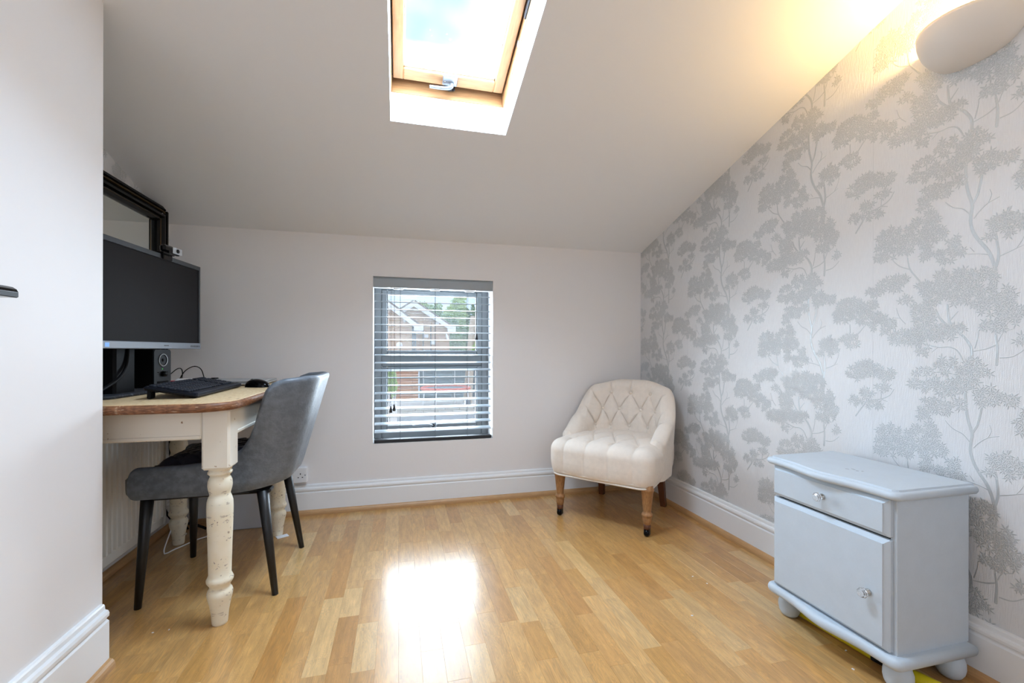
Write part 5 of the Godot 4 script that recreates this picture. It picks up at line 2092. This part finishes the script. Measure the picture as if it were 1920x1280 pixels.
# ---------------------------------------------------------------- the rest
func small_things() -> void:
	# double socket on the window wall
	var o := thing("wall_socket", "white double power socket above the skirting behind the chair back", "socket", Vector3(-0.585, 0.2335, ZB))
	var st := S()
	box(st, Vector3(0, 0, 0.010), Vector3(0.148, 0.088, 0.020), 0.003)
	obj("pattress", st, M["socket"], o)
	st = S()
	box(st, Vector3(0, 0, 0.0245), Vector3(0.150, 0.090, 0.009), 0.004)
	var pl := obj("face_plate", st, M["socket"], o)
	for x in [-0.035, 0.039]:
		for e in [[0.0, 0.008, 0.0045, 0.009], [-0.011, -0.012, 0.007, 0.0045], [0.011, -0.012, 0.007, 0.0045]]:
			st = S()
			box(st, Vector3(x + e[0], e[1], 0.0288), Vector3(e[2], e[3], 0.001))
			obj("pin_hole", st, M["shadow gap"], pl)
	for x in [-0.064, 0.064]:
		st = S()
		lathe(st, [Vector2(0, 0), Vector2(0.004, 0), Vector2(0.0035, 0.001), Vector2(0, 0.001)], 10, Vector3(x, 0, 0.0288), Basis(Vector3.RIGHT, PI / 2))
		obj("screw", st, M["handle grey"], pl)
	# black shelf on the near left wall with a slim box on it
	o = thing("wall_shelf", "black glossy rounded shelf fixed to the near left wall at the picture edge", "shelf", Vector3(XL, 1.0615, -1.19))
	st = S()
	var sec := [Vector2(0, 0), Vector2(0.062, 0), Vector2(0.065, 0.002), Vector2(0.065, 0.012), Vector2(0.062, 0.018), Vector2(0.055, 0.023), Vector2(0.043, 0.026), Vector2(0, 0.026)]
	extrude(st, sec, Vector3(0, 0, 0), Vector3(0, 0, 0.7), Vector3.RIGHT)
	obj("board", st, M["gloss black"], o)
	st = S()
	box(st, Vector3(0.0655, 0.006, 0.35), Vector3(0.002, 0.010, 0.696), 0.0005)
	obj("edge_band", st, M["dark grey"], o)
	o = thing("media_box", "slim black box lying on the glossy shelf", "box", Vector3(XL + 0.03, 1.0875, -0.94))
	st = S()
	box(st, Vector3(0, 0.0045, 0), Vector3(0.045, 0.009, 0.4), 0.002)
	obj("case", st, M["black plastic"], o)
	st = S()
	box(st, Vector3(0.0226, 0.0045, -0.12), Vector3(0.0008, 0.004, 0.06), 0.0002)
	obj("front_window", st, M["gloss black"], o)
	# yellow pole with a black grip under the cabinet
	o = thing("yellow_pole", "yellow plastic pole with a black grip lying on the floor under the cabinet", "pole", Vector3(1.40, 0.0145, -1.10))
	var a := Vector3(-0.012, 0, -0.24)
	var b := Vector3(0.012, 0, 0.055)
	var c := Vector3(0.022, 0, 0.105)
	var d := Vector3(0.055, 0.004, 0.24)
	st = S(true)
	tube(st, [a, a.lerp(b, 0.5), b], 0.0125, 12)
	obj("tube", st, M["yellow"], o)
	st = S(true)
	tube(st, [b, b.lerp(c, 0.5), c], 0.0138, 12)
	obj("grip", st, M["black plastic"], o)
	st = S(true)
	tube(st, [c, c.lerp(d, 0.5), d], 0.0185, 12)
	obj("end_sleeve", st, M["yellow"], o)
	# folded paper under the far table leg and crumbs on the floor
	st = S()
	box(st, Vector3(-0.575, 0.0012, -2.478), Vector3(0.055, 0.0022, 0.035), 0.0005, Basis(Vector3.UP, 0.5))
	tag(obj("paper_scrap", st, M["paper"]), "scrap of white paper on the floor at the foot of the far right table leg", "paper")
	var r := RandomNumberGenerator.new()
	r.seed = 9
	var spots := {
		"white crumb under the cabinet's front edge, the nearer one to the yellow pole's grip": Vector2(1.375, -1.10),
		"white crumb on the oak floor just in front of the cabinet's near foot": Vector2(1.315, -1.03),
		"pale crumb on open floor between the cabinet and the linen chair's castor": Vector2(1.20, -1.62),
		"long pale crumb on open floor slightly nearer the cabinet than its neighbour": Vector2(1.22, -1.556),
		"white crumb on the floor by the end of the left skirting board": Vector2(-0.80, -1.74),
		"white crumb near the left skirting's end, the one nearer the table leg": Vector2(-0.755, -1.745),
		"white crumb at the oak bead below the window wall skirting": Vector2(0.582, -2.70),
		"white crumb alone on the floor well in front of the cabinet": Vector2(1.02, -1.38),
	}
	for says in spots:
		var q: Vector2 = spots[says]
		st = S()
		var s := r.randf_range(0.002, 0.0042)
		box(st, Vector3(q.x, s * 0.3, q.y), Vector3(s * 1.8, s * 0.6, s), s * 0.15, Basis(Vector3.UP, r.randf() * 3.0))
		tag(obj("crumb", st, M["paper"]), says, "crumb", "crumbs on the floor")
